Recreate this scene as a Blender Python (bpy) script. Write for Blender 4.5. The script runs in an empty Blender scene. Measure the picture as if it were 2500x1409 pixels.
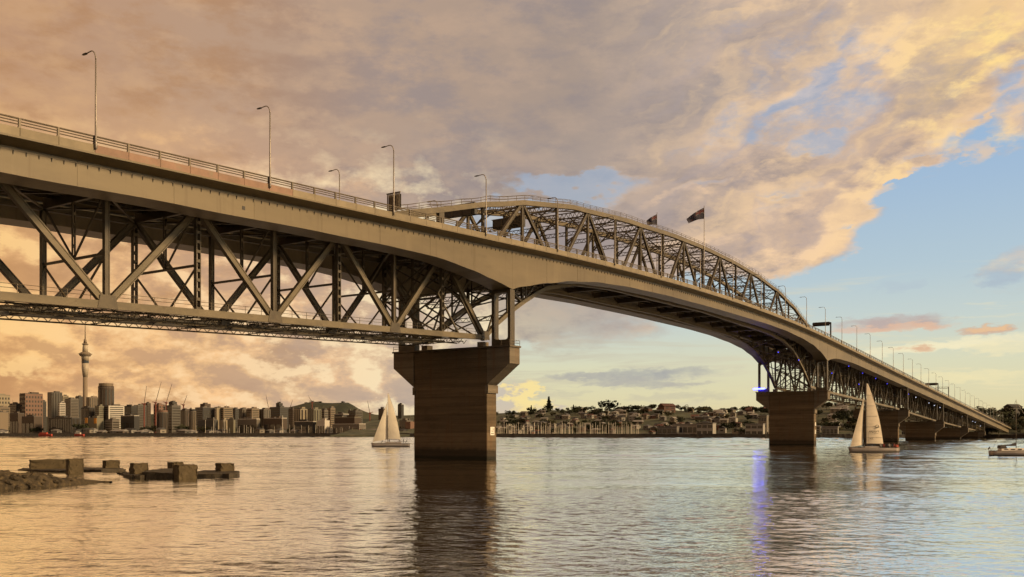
import bpy, bmesh, math, random
import numpy as np
from mathutils import Vector, Matrix
random.seed(7)
R = math.radians
scene = bpy.context.scene
COL = scene.collection

# ------------------------------------------------------------------ camera
F_PX, Y_H, CAM_H = 2262.0, 1056.0, 5.6          # focal length and horizon of the 2500 px wide photograph
cam_d = bpy.data.cameras.new('camera')
cam = bpy.data.objects.new('camera', cam_d); COL.objects.link(cam)
cam.location = (0, 0, CAM_H); cam.rotation_euler = (R(90), 0, 0)
cam_d.sensor_width = 36; cam_d.lens = F_PX / 2500 * 36
cam_d.shift_y = (Y_H - 704.5) / 2500
cam_d.clip_start = .5; cam_d.clip_end = 30000
scene.camera = cam
scene.render.resolution_x, scene.render.resolution_y = 1024, 577
scene.view_settings.view_transform = 'Standard'; scene.view_settings.look = 'None'
scene.view_settings.exposure = 0; scene.view_settings.gamma = 1
scene.view_settings.use_curve_mapping = False

SUN_AZ, SUN_EL = 102.0, 25.0                     # clockwise from the view axis

def lin(r, g, b):
    f = lambda c: ((c/255)/12.92 if c/255 <= .04045 else ((c/255+.055)/1.055)**2.4)
    return (f(r), f(g), f(b), 1)

# ------------------------------------------------------------------ node helpers
class X:
    """float socket with arithmetic"""
    nt = None
    def __init__(s, sock): s.s = sock
    @staticmethod
    def op(o, *a, clamp=False):
        n = X.nt.nodes.new('ShaderNodeMath'); n.operation = o; n.use_clamp = clamp
        for i, v in enumerate(a):
            if isinstance(v, X): X.nt.links.new(v.s, n.inputs[i])
            else: n.inputs[i].default_value = v
        return X(n.outputs[0])
    def __add__(s, o): return X.op('ADD', s, o)
    __radd__ = __add__
    def __sub__(s, o): return X.op('SUBTRACT', s, o)
    def __rsub__(s, o): return X.op('SUBTRACT', o, s)
    def __mul__(s, o): return X.op('MULTIPLY', s, o)
    __rmul__ = __mul__
    def __truediv__(s, o): return X.op('DIVIDE', s, o)
    def max(s, o): return X.op('MAXIMUM', s, o)
    def min(s, o): return X.op('MINIMUM', s, o)
    def sstep(s, a, b, lo=0., hi=1.):
        n = X.nt.nodes.new('ShaderNodeMapRange'); n.interpolation_type = 'SMOOTHSTEP'
        X.nt.links.new(s.s, n.inputs[0])
        for i, v in zip((1, 2, 3, 4), (a, b, lo, hi)): n.inputs[i].default_value = v
        return X(n.outputs[0])
def vec3(x, y, z):
    n = X.nt.nodes.new('ShaderNodeCombineXYZ')
    for i, v in enumerate((x, y, z)):
        if isinstance(v, X): X.nt.links.new(v.s, n.inputs[i])
        else: n.inputs[i].default_value = v
    return n.outputs[0]
def noise(v, scale=1., detail=6., rough=.55, dist=0., lac=2.):
    n = X.nt.nodes.new('ShaderNodeTexNoise'); n.noise_dimensions = '3D'
    X.nt.links.new(v, n.inputs['Vector'])
    n.inputs['Scale'].default_value = scale; n.inputs['Detail'].default_value = detail
    n.inputs['Roughness'].default_value = rough; n.inputs['Distortion'].default_value = dist
    n.inputs['Lacunarity'].default_value = lac
    return X(n.outputs[0])
def ramp(x, stops, interp='LINEAR'):
    n = X.nt.nodes.new('ShaderNodeValToRGB'); n.color_ramp.interpolation = interp
    el = n.color_ramp.elements
    while len(el) > 1: el.remove(el[-1])
    el[0].position, el[0].color = stops[0]
    for p, c in stops[1:]:
        e = el.new(p); e.color = c
    X.nt.links.new(x.s, n.inputs[0])
    return n.outputs[0]
def mix(a, b, f, mode='MIX'):
    n = X.nt.nodes.new('ShaderNodeMix'); n.data_type = 'RGBA'; n.blend_type = mode
    for k, v in ((6, a), (7, b)):
        if isinstance(v, tuple): n.inputs[k].default_value = v
        else: X.nt.links.new(v, n.inputs[k])
    if isinstance(f, X): X.nt.links.new(f.s, n.inputs[0])
    else: n.inputs[0].default_value = f
    return n.outputs[2]
def grey(x):
    return vec3(x, x, x)

# ------------------------------------------------------------------ sky
def build_sky():
    w = bpy.data.worlds.new('World'); scene.world = w; w.use_nodes = True
    nt = w.node_tree; X.nt = nt
    for n in list(nt.nodes): nt.nodes.remove(n)
    out = nt.nodes.new('ShaderNodeOutputWorld'); bg = nt.nodes.new('ShaderNodeBackground')
    nt.links.new(bg.outputs[0], out.inputs[0])
    tc = nt.nodes.new('ShaderNodeTexCoord'); sx = nt.nodes.new('ShaderNodeSeparateXYZ')
    nt.links.new(tc.outputs['Generated'], sx.inputs[0])
    dx, dy, dz = (X(sx.outputs[i]) for i in range(3))
    hor = X.op('SQRT', dx*dx + dy*dy + 1e-6)
    DEG = 57.29578
    az = X.op('ARCSINE', (dx/hor).max(-1).min(1)) * DEG        # -90..90, mirrored behind the viewer
    el = X.op('ARCSINE', dz.max(0).min(1)) * DEG
    # warped coordinates give ragged cloud edges
    p0 = vec3(dx, dy, dz*1.9)
    wn = noise(p0, 9, 4, .55); wn2 = noise(vec3(dx+3.1, dy, dz*1.9), 9, 4, .55)
    wf = noise(vec3(dx, dy+7.7, dz*2.2), 34, 5, .6)
    azw = az + (wn-.5)*6 + (wf-.5)*2.8
    elw = el + ((wn2-.5)*6 + (wf-.5)*2.4) * el.sstep(0, 9, .25, 1)
    def A(x): return math.degrees(math.atan((x-1250)/F_PX))
    def L(x, y): return math.degrees(math.atan((Y_H-y)/F_PX*math.cos(math.atan((x-1250)/F_PX))))
    azs, els = az + (wf-.5)*5 + (wn-.5)*1.5, el + (noise(vec3(dx+5.5, dy, dz*3), 40, 4, .6)-.5)*1.1
    def blob(x, y, rx, ry, rot=0, warp=True, soft=0.):
        a, e = (azw, elw) if warp is True else (azs, els)
        u, v = a - A(x), e - L(x, y)
        c, s_ = math.cos(R(rot)), math.sin(R(rot))
        k = 1/(F_PX*math.pi/180)
        p = (u*c + v*s_)/(rx*k); q = (v*c - u*s_)/(ry*k)
        return (p*p + q*q).sstep(soft, 1, 1, 0)
    # -- coverage of the big bank
    t = (azw + 30)/60
    elb = X(nt.nodes.new('ShaderNodeRGBToBW').outputs[0])
    stops = []
    for x, y in ((0, 1400), (1060, 1150), (1170, 930), (1300, 840), (1500, 790), (1700, 690), (1900, 605), (2060, 560), (2150, 470), (2300, 330), (2500, 215)):
        v = max(L(x, y), -6)+6; stops.append((max(0, min(1, (A(x)+30)/60)), (v/40, v/40, v/40, 1)))
    r_ = ramp(t, stops); nt.links.new(r_, elb.s.node.inputs[0])
    over = elw + 6 - elb*40
    n_b = noise(vec3(dx*1.0, dy*1.0, dz*2.4), 7, 8, .6, .0)
    n_f = noise(vec3(dx+1.3, dy, dz*2.4), 20, 7, .66, .0)
    # diagonal streaks on the right, with a second sample shifted towards the light to shade their flanks
    ca, sa = math.cos(R(24)), math.sin(R(24))
    sa_, sb_ = azw*ca + elw*sa, elw*ca - azw*sa
    n_d = noise(vec3(sa_*.055, sb_*.17, 1.7), 1., 7, .58)
    n_d2 = noise(vec3(sa_*.055+.030, sb_*.17-.085, 1.7), 1., 7, .58)
    right = az.sstep(3, 15)
    cov = over.sstep(-2.8, 3.4) + (n_b-.5)*.70 + (n_f-.5)*.45 + (n_f-.5)*right*.5 + (n_d-.50)*2.0*right
    # gaps where blue shows
    for (x, y, rx, ry, rot, g) in ((1400, 452, 230, 40, 6, .66), (1180, 560, 160, 60, 0, .6), (1960, 215, 150, 45, 40, .30), (2440, 185, 110, 45, 30, .7),
                                   (1770, 300, 80, 30, 20, .25), (2010, 345, 90, 26, 20, .35), (1720, 468, 110, 22, 6, .4), (1900, 480, 120, 24, 10, .35), (1280, 880, 120, 50, 0, .5)):
        cov = cov - blob(x, y, rx, ry, rot)*g
    # extra cloud lobes on the clear side
    for (x, y, rx, ry, rot, g) in ((1700, 640, 330, 75, 8, .9), (2000, 545, 230, 70, 22, .85), (2260, 300, 240, 110, 42, .7), (2380, 90, 260, 150, 35, .8), (2480, 310, 90, 60, 20, .7),
                                   (1420, 800, 220, 60, 0, .5)):
        cov = cov + blob(x, y, rx, ry, rot)*g*.8
    for (x, y, rx, ry, rot, g) in ((2060, 522, 105, 24, 14, .95), (2125, 448, 105, 17, 15, .8), (2235, 400, 85, 9, 8, .7), (1960, 585, 90, 20, 22, .7), (2190, 350, 90, 26, 35, .6), (2380, 300, 60, 16, 30, .6), (1840, 632, 60, 20, 20, .6)):
        cov = cov + (blob(x, y, rx, ry, rot, False)*g)*(n_f*1.5-.1).max(0)
    for (x, y, rx, ry, rot, g) in ((2150, 492, 90, 18, 12, .9), (2010, 556, 70, 12, 16, .8), (2240, 428, 70, 14, 12, .9)):
        cov = cov - blob(x, y, rx, ry, rot, False)*g
    alpha = cov.sstep(.10, .92).max(over.sstep(-.5, 5)*.48)
    # -- colours of the bank along azimuth, for three heights
    u = (az + 30)/60
    P = lambda x: (A(x)+30)/60
    low = ramp(u, [(P(0), lin(232, 174, 116)), (P(220), lin(234, 182, 126)), (P(500), lin(228, 184, 134)), (P(900), lin(222, 190, 154)), (P(1250), lin(206, 192, 166)), (P(1500), lin(176, 172, 166)), (P(2000), lin(214, 190, 160))])
    mid = ramp(u, [(P(0), lin(222, 172, 118)), (P(300), lin(216, 170, 126)), (P(600), lin(204, 164, 132)), (P(900), lin(178, 154, 138)), (P(1400), lin(166, 154, 148)), (P(1800), lin(196, 172, 154)), (P(2200), lin(218, 186, 158))])
    high = ramp(u, [(P(0), lin(188, 148, 118)), (P(400), lin(186, 152, 126)), (P(900), lin(182, 156, 136)), (P(1400), lin(168, 150, 138)), (P(1800), lin(160, 150, 148)), (P(2100), lin(192, 170, 152)), (P(2400), lin(234, 196, 150))])
    bank = mix(low, mid, el.sstep(5, 11)); bank = mix(bank, high, el.sstep(12, 21))
    # light and dark in the bank
    n_s = noise(vec3(dx*.9+4, dy*.9, dz*2.6), 10, 7, .6, .0)
    n_c = noise(vec3(dx+2.2, dy+5, dz*2.1), 24, 8, .62)
    dk = n_s*.6+n_c*.4
    bank = mix(bank, mix(bank, mix(lin(146, 136, 138), lin(178, 132, 92), az.sstep(-6, -20)), .62), dk.sstep(.455, .62))
    hi_col = ramp(u, [(P(0), lin(250, 200, 132)), (P(600), lin(248, 198, 144)), (P(1200), lin(224, 188, 156)), (P(1600), lin(232, 198, 166)), (P(2000), lin(244, 208, 168)), (P(2400), lin(255, 220, 150))])
    n_h = noise(vec3(dx+8.2, dy, dz*2.2), 13, 7, .6, .0)
    hl = (n_h*.6+n_c*-.4+.4).sstep(.47, .64)
    amt = az.sstep(-8, -18)*el.sstep(17, 6)*.85 + az.sstep(9, 22)*1.0 + .16
    for (x, y, rx, ry, rot, g) in ((60, 830, 130, 60, 0, .9), (160, 840, 90, 45, 0, .9), (270, 900, 80, 50, 0, .8), (500, 380, 200, 70, -25, .6), (900, 440, 130, 60, 0, .55), (760, 720, 90, 50, 0, .6),
                                   (1660, 490, 90, 24, -10, .8), (1720, 625, 210, 60, 10, .7), (2060, 525, 130, 45, 15, .7), (2300, 130, 230, 120, 45, .6), (870, 890, 220, 80, 0, .5)):
        amt = amt + blob(x, y, rx, ry, rot)*g*.7
        hl = hl + blob(x, y, rx, ry, rot, soft=.1)*g*.35
    bank = mix(bank, hi_col, (hl*amt).min(1).max(0))
    # sunlit rims where the bank thins out towards the clear side
    rim = cov.sstep(.25, .62)*cov.sstep(1.25, .70)*(n_f-.22).max(0)*2.4
    bank = mix(bank, lin(240, 206, 172), (rim*az.sstep(2, 12)*.55).min(1))
    emb = (n_d-n_d2)*right
    bank = mix(bank, lin(252, 214, 164), (emb*5.5).max(0).min(.75))
    bank = mix(bank, lin(160, 152, 160), (emb*-5.5).max(0).min(.75))
    # billows low on the left, lit from the right
    n_l = noise(vec3(dx+1.1, dy, dz*1.8), 15, 7, .58); n_l2 = noise(vec3(dx+1.088, dy, dz*1.8-.018), 15, 7, .58)
    embl = (n_l-n_l2)*az.sstep(2, -5)*el.sstep(20, 8)
    bank = mix(bank, ramp(u, [(P(0), lin(254, 208, 140)), (P(500), lin(255, 216, 166)), (P(1000), lin(252, 232, 190))]), (embl*9).max(0).min(.8))
    bank = mix(bank, ramp(u, [(P(0), lin(196, 146, 98)), (P(500), lin(188, 152, 124)), (P(1000), lin(186, 166, 150))]), (embl*-8).max(0).min(.7))
    # -- clear sky
    clear = ramp(el/34, [(0, lin(240, 216, 164)), (1.4/34, lin(238, 226, 178)), (4/34, lin(230, 228, 194)), (6.5/34, lin(208, 220, 214)), (9.5/34, lin(188, 209, 220)), (14/34, lin(170, 197, 223)), (20/34, lin(150, 184, 224)), (1, lin(112, 152, 205))])
    sky = nt.nodes.new('ShaderNodeTexSky'); sky.sky_type = 'NISHITA'; sky.sun_disc = False
    sky.sun_elevation = R(SUN_EL); sky.sun_rotation = R(SUN_AZ)
    sky.air_density = 1.2; sky.dust_density = 2.0; sky.ozone_density = 1.5
    nish = mix(sky.outputs[0], (.075, .075, .08, 1), 1.0, 'MULTIPLY')
    clear = mix(clear, nish, .16)
    # thin streaks
    n_t = noise(vec3(dx*1.0, dy*1.0, dz*11), 6.5, 6, .6, .4)
    st = (n_t.sstep(.50, .66)*el.sstep(.5, 2.5)*el.sstep(11, 6)*.55)
    clear = mix(clear, ramp(u, [(P(1200), lin(196, 186, 164)), (P(1700), lin(206, 200, 178)), (P(2300), lin(246, 228, 180))]), st)
    for (x, y, rx, ry, rot, g, c) in ((1600, 912, 170, 15, 2, .95, lin(166, 166, 166)), (1440, 918, 110, 9, 1, .8, lin(172, 170, 166)), (1570, 936, 150, 15, -2, .85, lin(170, 168, 166)), (1490, 934, 90, 7, 6, .6, lin(178, 174, 168)), (1690, 938, 60, 6, 2, .6, lin(184, 178, 168)), (1400, 962, 60, 6, 0, .5, lin(196, 190, 168)), (1480, 800, 160, 22, -3, .6, lin(196, 186, 172)), (1650, 970, 140, 12, 2, .55, lin(190, 184, 166)),
                                      (2330, 842, 330, 13, 4, .85, lin(248, 236, 196)), (2190, 786, 130, 15, 0, .95, lin(190, 172, 166)), (2215, 797, 100, 9, 0, .9, lin(226, 186, 158)), (2110, 806, 70, 9, 0, .8, lin(222, 186, 164)), (2400, 806, 56, 11, 4, .95, lin(212, 176, 150)), (2412, 802, 36, 6, 5, .8, lin(238, 196, 150)), (2250, 852, 46, 8, 0, .95, lin(224, 184, 150)),
                                      (2020, 616, 62, 16, 6, .85, lin(226, 200, 178)), (1940, 666, 34, 12, 10, .6, lin(222, 204, 186)), (2250, 400, 60, 12, 8, .7, lin(226, 206, 190)), (2460, 670, 60, 24, 0, .7, lin(164, 178, 196)), (2180, 700, 60, 14, 0, .5, lin(178, 192, 204)),
                                      (2380, 370, 34, 24, 0, .8, lin(228, 200, 170)), (1390, 778, 70, 16, 6, .9, lin(228, 196, 164)), (2440, 850, 60, 16, 0, .7, lin(250, 234, 186)), (2380, 920, 160, 14, 1, .6, lin(248, 232, 180))):
        clear = mix(clear, c, (blob(x, y, rx*1.2, ry*1.2, rot, False)*(n_f*1.9-.12).max(0).min(1))*g)
    col = mix(clear, bank, alpha)
    cu = blob(1240, 990, 100, 60, 0, False).max(blob(1272, 962, 50, 52, 0, False)).max(blob(1305, 1000, 62, 34, 0, False)) + (n_c-.5)*.9
    cuc = mix(lin(204, 192, 176), lin(250, 226, 156), (blob(1288, 966, 60, 66, 0, False) + (n_c-.5)*1.6).sstep(.15, .85))
    col = mix(col, cuc, cu.sstep(.15, .75)*az.sstep(-4, -2.4)*.92)
    # haze at the very horizon
    col = mix(col, mix(col, lin(226, 196, 150), .5), el.sstep(2.2, 0))
    nt.links.new(col, bg.inputs[0]); bg.inputs[1].default_value = 1.0
    w.cycles.sampling_method = 'MANUAL'; w.cycles.sample_map_resolution = 256
build_sky()

sun_d = bpy.data.lights.new('sun', 'SUN'); sun_d.energy = 5.0; sun_d.angle = R(14); sun_d.color = (1, .70, .37)
sun = bpy.data.objects.new('sun', sun_d); COL.objects.link(sun)
sd = Vector((math.sin(R(SUN_AZ))*math.cos(R(SUN_EL)), math.cos(R(SUN_AZ))*math.cos(R(SUN_EL)), math.sin(R(SUN_EL))))
sun.rotation_euler = (-sd).to_track_quat('-Z', 'Y').to_euler(); sun.location = sd*500
scene.cycles.use_adaptive_sampling = True; scene.cycles.adaptive_threshold = .025; scene.cycles.adaptive_min_samples = 24
scene.cycles.max_bounces = 5; scene.cycles.diffuse_bounces = 2; scene.cycles.glossy_bounces = 3
scene.cycles.transmission_bounces = 3; scene.cycles.transparent_max_bounces = 6
scene.cycles.sample_clamp_indirect = 6; scene.cycles.caustics_reflective = False; scene.cycles.caustics_refractive = False

# ------------------------------------------------------------------ mesh helpers
class MB:
    def __init__(s): s.v = []; s.f = []; s.m = []
    def add(s, vs, fs, mi=0):
        o = len(s.v); s.v += [tuple(v) for v in vs]; s.f += [tuple(i+o for i in f) for f in fs]; s.m += [mi]*len(fs)
        return s
    def box(s, c, d, mi=0):
        x, y, z = c; a, b, h = d[0]/2, d[1]/2, d[2]/2
        vs = [(x+i*a, y+j*b, z+k*h) for k in (-1, 1) for j in (-1, 1) for i in (-1, 1)]
        return s.add(vs, [(0, 2, 3, 1), (4, 5, 7, 6), (0, 1, 5, 4), (2, 6, 7, 3), (0, 4, 6, 2), (1, 3, 7, 5)], mi)
    def beam(s, p, q, w, h, up=(0, 0, 1), mi=0):
        p, q = Vector(p), Vector(q); d = (q-p).normalized(); u = Vector(up)
        if abs(d.dot(u)) > .97: u = Vector((1, 0, 0))
        a = d.cross(u).normalized()*w/2; b = a.cross(d).normalized()*h/2
        vs = [e+i*a+j*b for e in (p, q) for j in (-1, 1) for i in (-1, 1)]
        return s.add(vs, [(0, 1, 3, 2), (4, 6, 7, 5), (0, 4, 5, 1), (2, 3, 7, 6), (0, 2, 6, 4), (1, 5, 7, 3)], mi)
    def tube(s, pts, rs, n=6, mi=0, cap=True):
        pts = [Vector(p) for p in pts]
        if not hasattr(rs, '__len__'): rs = [rs]*len(pts)
        vs, fs = [], []
        for i, p in enumerate(pts):
            d = (pts[min(i+1, len(pts)-1)]-pts[max(i-1, 0)]).normalized()
            u = Vector((0, 0, 1)) if abs(d.z) < .95 else Vector((1, 0, 0))
            a = d.cross(u).normalized(); b = a.cross(d)
            for k in range(n):
                t = 2*math.pi*k/n; vs.append(p+(a*math.cos(t)+b*math.sin(t))*rs[i])
        for i in range(len(pts)-1):
            for k in range(n):
                fs.append((i*n+k, i*n+(k+1) % n, (i+1)*n+(k+1) % n, (i+1)*n+k))
        if cap: fs += [tuple(range(n))[::-1], tuple((len(pts)-1)*n+k for k in range(n))]
        return s.add(vs, fs, mi)
    def lathe(s, prof, n=16, mi=0, c=(0, 0)):
        vs = [(c[0]+r*math.cos(2*math.pi*k/n), c[1]+r*math.sin(2*math.pi*k/n), z) for r, z in prof for k in range(n)]
        fs = [(i*n+k, i*n+(k+1) % n, (i+1)*n+(k+1) % n, (i+1)*n+k) for i in range(len(prof)-1) for k in range(n)]
        fs += [tuple(range(n))[::-1], tuple((len(prof)-1)*n+k for k in range(n))]
        return s.add(vs, fs, mi)
    def loft(s, rings, closed=True, cap=True, mi=0):
        n = len(rings[0]); vs = [p for r in rings for p in r]; fs = []
        for i in range(len(rings)-1):
            for k in range(n if closed else n-1):
                fs.append((i*n+k, i*n+(k+1) % n, (i+1)*n+(k+1) % n, (i+1)*n+k))
        if cap and closed: fs += [tuple(range(n))[::-1], tuple((len(rings)-1)*n+k for k in range(n))]
        return s.add(vs, fs, mi)
    def prism(s, poly, a, b, axis='x', mi=0):
        """poly in the plane across the axis, extruded from a to b"""
        f = {'x': lambda t, p: (t, p[0], p[1]), 'y': lambda t, p: (p[0], t, p[1]), 'z': lambda t, p: (p[0], p[1], t)}[axis]
        return s.loft([[f(a, p) for p in poly], [f(b, p) for p in poly]], mi=mi)
    def mesh(s, name, mats, smooth=False, fix=True):
        me = bpy.data.meshes.new(name); me.from_pydata(s.v, [], s.f)
        for m in (mats if isinstance(mats, (list, tuple)) else [mats]): me.materials.append(m)
        if any(s.m): me.polygons.foreach_set('material_index', s.m)
        if fix:
            bm = bmesh.new(); bm.from_mesh(me); bmesh.ops.recalc_face_normals(bm, faces=bm.faces); bm.to_mesh(me); bm.free()
        if smooth: me.polygons.foreach_set('use_smooth', [True]*len(me.polygons))
        me.update(); return me
    def build(s, name, mats, parent=None, smooth=False, loc=None, rot=None, fix=True):
        return link(name, s.mesh(name, mats, smooth, fix), parent, loc, rot)
def link(name, me, parent=None, loc=None, rot=None, scale=None):
    o = bpy.data.objects.new(name, me); COL.objects.link(o)
    if parent: o.parent = parent
    if loc is not None: o.location = loc
    if rot is not None: o.rotation_euler = rot
    if scale is not None: o.scale = scale
    return o
def tag(o, label=None, cat=None, group=None, kind=None):
    if label: o['label'] = label
    if cat: o['category'] = cat
    if group: o['group'] = group
    if kind: o['kind'] = kind
    return o
def thing(name, label, cat, loc=(0, 0, 0), rz=0, group=None):
    o = bpy.data.objects.new(name, None); COL.objects.link(o); o.location = loc; o.rotation_euler = (0, 0, rz)
    o.empty_display_size = .5
    return tag(o, label, cat, group)
ORD = ['zeroth', 'first', 'second', 'third', 'fourth', 'fifth', 'sixth', 'seventh', 'eighth', 'ninth', 'tenth', 'eleventh', 'twelfth', 'thirteenth', 'fourteenth', 'fifteenth', 'sixteenth', 'seventeenth', 'eighteenth', 'nineteenth', 'twentieth', 'twenty-first', 'twenty-second', 'twenty-third', 'twenty-fourth', 'twenty-fifth', 'twenty-sixth', 'twenty-seventh', 'twenty-eighth', 'twenty-ninth', 'thirtieth', 'thirty-first', 'thirty-second', 'thirty-third', 'thirty-fourth', 'thirty-fifth', 'thirty-sixth', 'thirty-seventh', 'thirty-eighth', 'thirty-ninth']
def px(x, y, z):
    """point at depth z on the sight line of photograph pixel (x, y)"""
    return Vector(((x-1250)/F_PX*z, z, CAM_H+(Y_H-y)/F_PX*z))
def pchip(xs, ys):
    xs, ys = np.array(xs, float), np.array(ys, float); h = np.diff(xs); d = np.diff(ys)/h
    m = np.zeros(len(xs)); m[0], m[-1] = d[0], d[-1]
    for i in range(1, len(xs)-1):
        m[i] = 0 if d[i-1]*d[i] <= 0 else (h[i-1]+h[i])*2/((2*h[i]+h[i-1]+ (h[i]+2*h[i-1]))/3*2) * (d[i-1]*d[i])/(d[i-1]+d[i])
    def g(x):
        i = int(min(max(np.searchsorted(xs, x)-1, 0), len(xs)-2)); t = (x-xs[i])/h[i]
        if t < 0: return float(ys[0]+m[0]*(x-xs[0]))
        if t > 1: return float(ys[-1]+m[-1]*(x-xs[-1]))
        return float((1+2*t)*(1-t)**2*ys[i]+t*(1-t)**2*h[i]*m[i]+t*t*(3-2*t)*ys[i+1]+t*t*(t-1)*h[i]*m[i+1])
    return g

# ------------------------------------------------------------------ materials
def material(name, col, rough=.6, metal=0., vary=.25, scale=.6, stretch=(1, 1, 1), stain=None, bump=0., bscale=8., spec=.35, emit=None, estr=0., obj_var=.0, coord='Object', stain_r=(.52, .72), stain_scale=None):
    m = bpy.data.materials.new(name); m.use_nodes = True; nt = m.node_tree; X.nt = nt
    b = nt.nodes['Principled BSDF']; b.inputs['Roughness'].default_value = rough; b.inputs['Metallic'].default_value = metal
    b.inputs['Specular IOR Level'].default_value = spec
    c4 = (*col, 1)
    if vary or stain or obj_var or bump:
        tc = nt.nodes.new('ShaderNodeTexCoord'); mp = nt.nodes.new('ShaderNodeMapping'); mp.inputs['Scale'].default_value = stretch
        nt.links.new(tc.outputs[coord], mp.inputs[0]); v = mp.outputs[0]
        c = c4
        if vary:
            n = noise(v, scale, 6, .6)
            c = mix(tuple(x*(1-vary) for x in col)+(1,), tuple(min(1, x*(1+vary)) for x in col)+(1,), n.sstep(.3, .7))
        if stain:
            n2 = noise(v, stain_scale or scale*2.3, 7, .65, .4)
            c = mix(c, (*stain, 1), n2.sstep(*stain_r))
        if obj_var:
            oi = nt.nodes.new('ShaderNodeObjectInfo'); k = X(oi.outputs['Random'])*(2*obj_var)+(1-obj_var)
            c = mix(c, grey(k), 1., 'MULTIPLY')
        if isinstance(c, tuple): b.inputs['Base Color'].default_value = c
        else: nt.links.new(c, b.inputs['Base Color'])
        if bump:
            bn = nt.nodes.new('ShaderNodeBump'); bn.inputs['Strength'].default_value = .6; bn.inputs['Distance'].default_value = bump
            nt.links.new(noise(v, bscale, 5, .6).s, bn.inputs['Height']); nt.links.new(bn.outputs[0], b.inputs['Normal'])
    else: b.inputs['Base Color'].default_value = c4
    if emit: b.inputs['Emission Color'].default_value = (*emit, 1); b.inputs['Emission Strength'].default_value = estr
    return m
M = {}
def painted_steel(name, col):
    """old cream paint: grime runs, patches of touched-up paint, plate joints along the web"""
    m = bpy.data.materials.new(name); m.use_nodes = True; nt = m.node_tree; X.nt = nt
    b = nt.nodes['Principled BSDF']; b.inputs['Roughness'].default_value = .5; b.inputs['Specular IOR Level'].default_value = .3
    tc = nt.nodes.new('ShaderNodeTexCoord'); sx = nt.nodes.new('ShaderNodeSeparateXYZ'); nt.links.new(tc.outputs['Object'], sx.inputs[0])
    x, y, z = (X(sx.outputs[i]) for i in range(3)); zz = z - x*.05
    big = noise(vec3(x*.03, y*.2, z*.12), 1., 5, .6); fine = noise(vec3(x*.25, y*.5, z*.7), 1., 7, .65)
    run = noise(vec3(x*.85, y*.85, z*.055), 1., 5, .62); run2 = noise(vec3(x*.22+7, y*.3, z*.03), 1., 4, .6)
    k = lambda f: tuple(c*f for c in col)+(1,)
    c = mix(k(.86), k(1.14), big.sstep(.34, .66)); c = mix(c, k(.74), fine.sstep(.52, .76)*.55)
    c = mix(c, (col[0]*.58, col[1]*.50, col[2]*.42, 1), run.sstep(.53, .72)*.50)
    c = mix(c, k(1.25), run2.sstep(.58, .70)*.45)
    oi = nt.nodes.new('ShaderNodeObjectInfo'); c = mix(c, grey(X(oi.outputs['Random'])*.14+.93), 1., 'MULTIPLY')
    nt.links.new(c, b.inputs['Base Color'])
    bp = nt.nodes.new('ShaderNodeBump'); bp.inputs['Strength'].default_value = .35; bp.inputs['Distance'].default_value = .05
    nt.links.new((fine + big).s, bp.inputs['Height']); nt.links.new(bp.outputs[0], b.inputs['Normal'])
    return m
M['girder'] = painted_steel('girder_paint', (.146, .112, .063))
M['parapet'] = material('parapet_paint', (.20, .158, .097), .6, vary=.14, scale=.5, stain=(.18, .14, .095), stain_r=(.56, .8), obj_var=.08)
M['parapet_red'] = material('parapet_primer', (.225, .13, .086), .6, vary=.16, scale=.5, stain=(.20, .155, .10), stain_r=(.5, .75), obj_var=.1)
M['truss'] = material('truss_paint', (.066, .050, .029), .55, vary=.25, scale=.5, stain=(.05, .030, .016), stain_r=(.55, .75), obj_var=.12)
M['chord'] = material('truss_paint_lit', (.125, .097, .056), .55, vary=.22, scale=.5, stretch=(.4, 1, 1), stain=(.075, .048, .026), stain_r=(.55, .75), obj_var=.08)  # the truss paint again, made paler for members that catch the sun
M['rail'] = material('rail_steel', (.115, .09, .062), .5, metal=.2, vary=.15)
M['deck'] = material('deck_concrete', (.10, .085, .07), .85, vary=.2)
M['asphalt'] = material('asphalt', (.05, .05, .05), .9, vary=.2, scale=1.2)
M['dark'] = material('dark_steel', (.035, .03, .026), .6, vary=.2)
M['galv'] = material('galvanised_steel', (.24, .21, .18), .45, metal=.5, vary=.1)

# ------------------------------------------------------------------ the bridge: frame and profile
PHI = R(33.4); SP, CP = math.sin(PHI), math.cos(PHI)
DC = 120.0                                        # the centre line passes 120 m from the viewpoint
BR_LOC = Vector((-CP*DC, SP*DC, 0)); BR_ROT = R(90)-PHI
def bw(s, d, h):
    """world point: s along the bridge, d off the centre line (negative: this side), h above the water"""
    D = DC+d; return Vector((s*SP-D*CP, s*CP+D*SP, h))
def bthing(name, label, cat, s=0, d=0, h=0, group=None, rz=0):
    return thing(name, label, cat, bw(s, d, h), BR_ROT+rz, group)
P1, P2, P3, P4, P5, P6 = 159.5, 403.5, 580.5, 708.5, 830., 940.
PIERS = (P1, P2, P3, P4, P5, P6)
S0, S1 = -22., 1165.
def hd(s):                                        # deck edge level
    if s < 165: return 44.18+.05*(s-165)
    if s < 415: return 47.3-.0002*(s-290)**2
    return 44.18-.0465*(s-415)
_hb1 = pchip([-60, 55, 80, 107, 122, 134, 145.7, 152, 159.5], [29.4, 34.8, 36.0, 37.1, 37.6, 37.75, 37.0, 36.2, 35.1])
_hb2 = pchip([159.5, 163.3, 174, 184.6, 199.6, 216, 242, 281, 320, 342, 364, 380.6, 391, 403.7], [35.1, 36.2, 38.35, 40.2, 41.8, 42.75, 43.5, 43.95, 44.0, 43.7, 42.7, 41.3, 39.5, 36.1])
_hb3 = pchip([403.7, 410, 416, 424, 442, 480], [36.1, 37.3, 37.9, 38.2, 38.05, 36.6])
def hb(s):                                        # box girder soffit
    if s <= P1: return _hb1(s)
    if s <= 403.7: return _hb2(s)
    if s <= 480: return _hb3(s)
    return hd(s)-4.55
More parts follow.
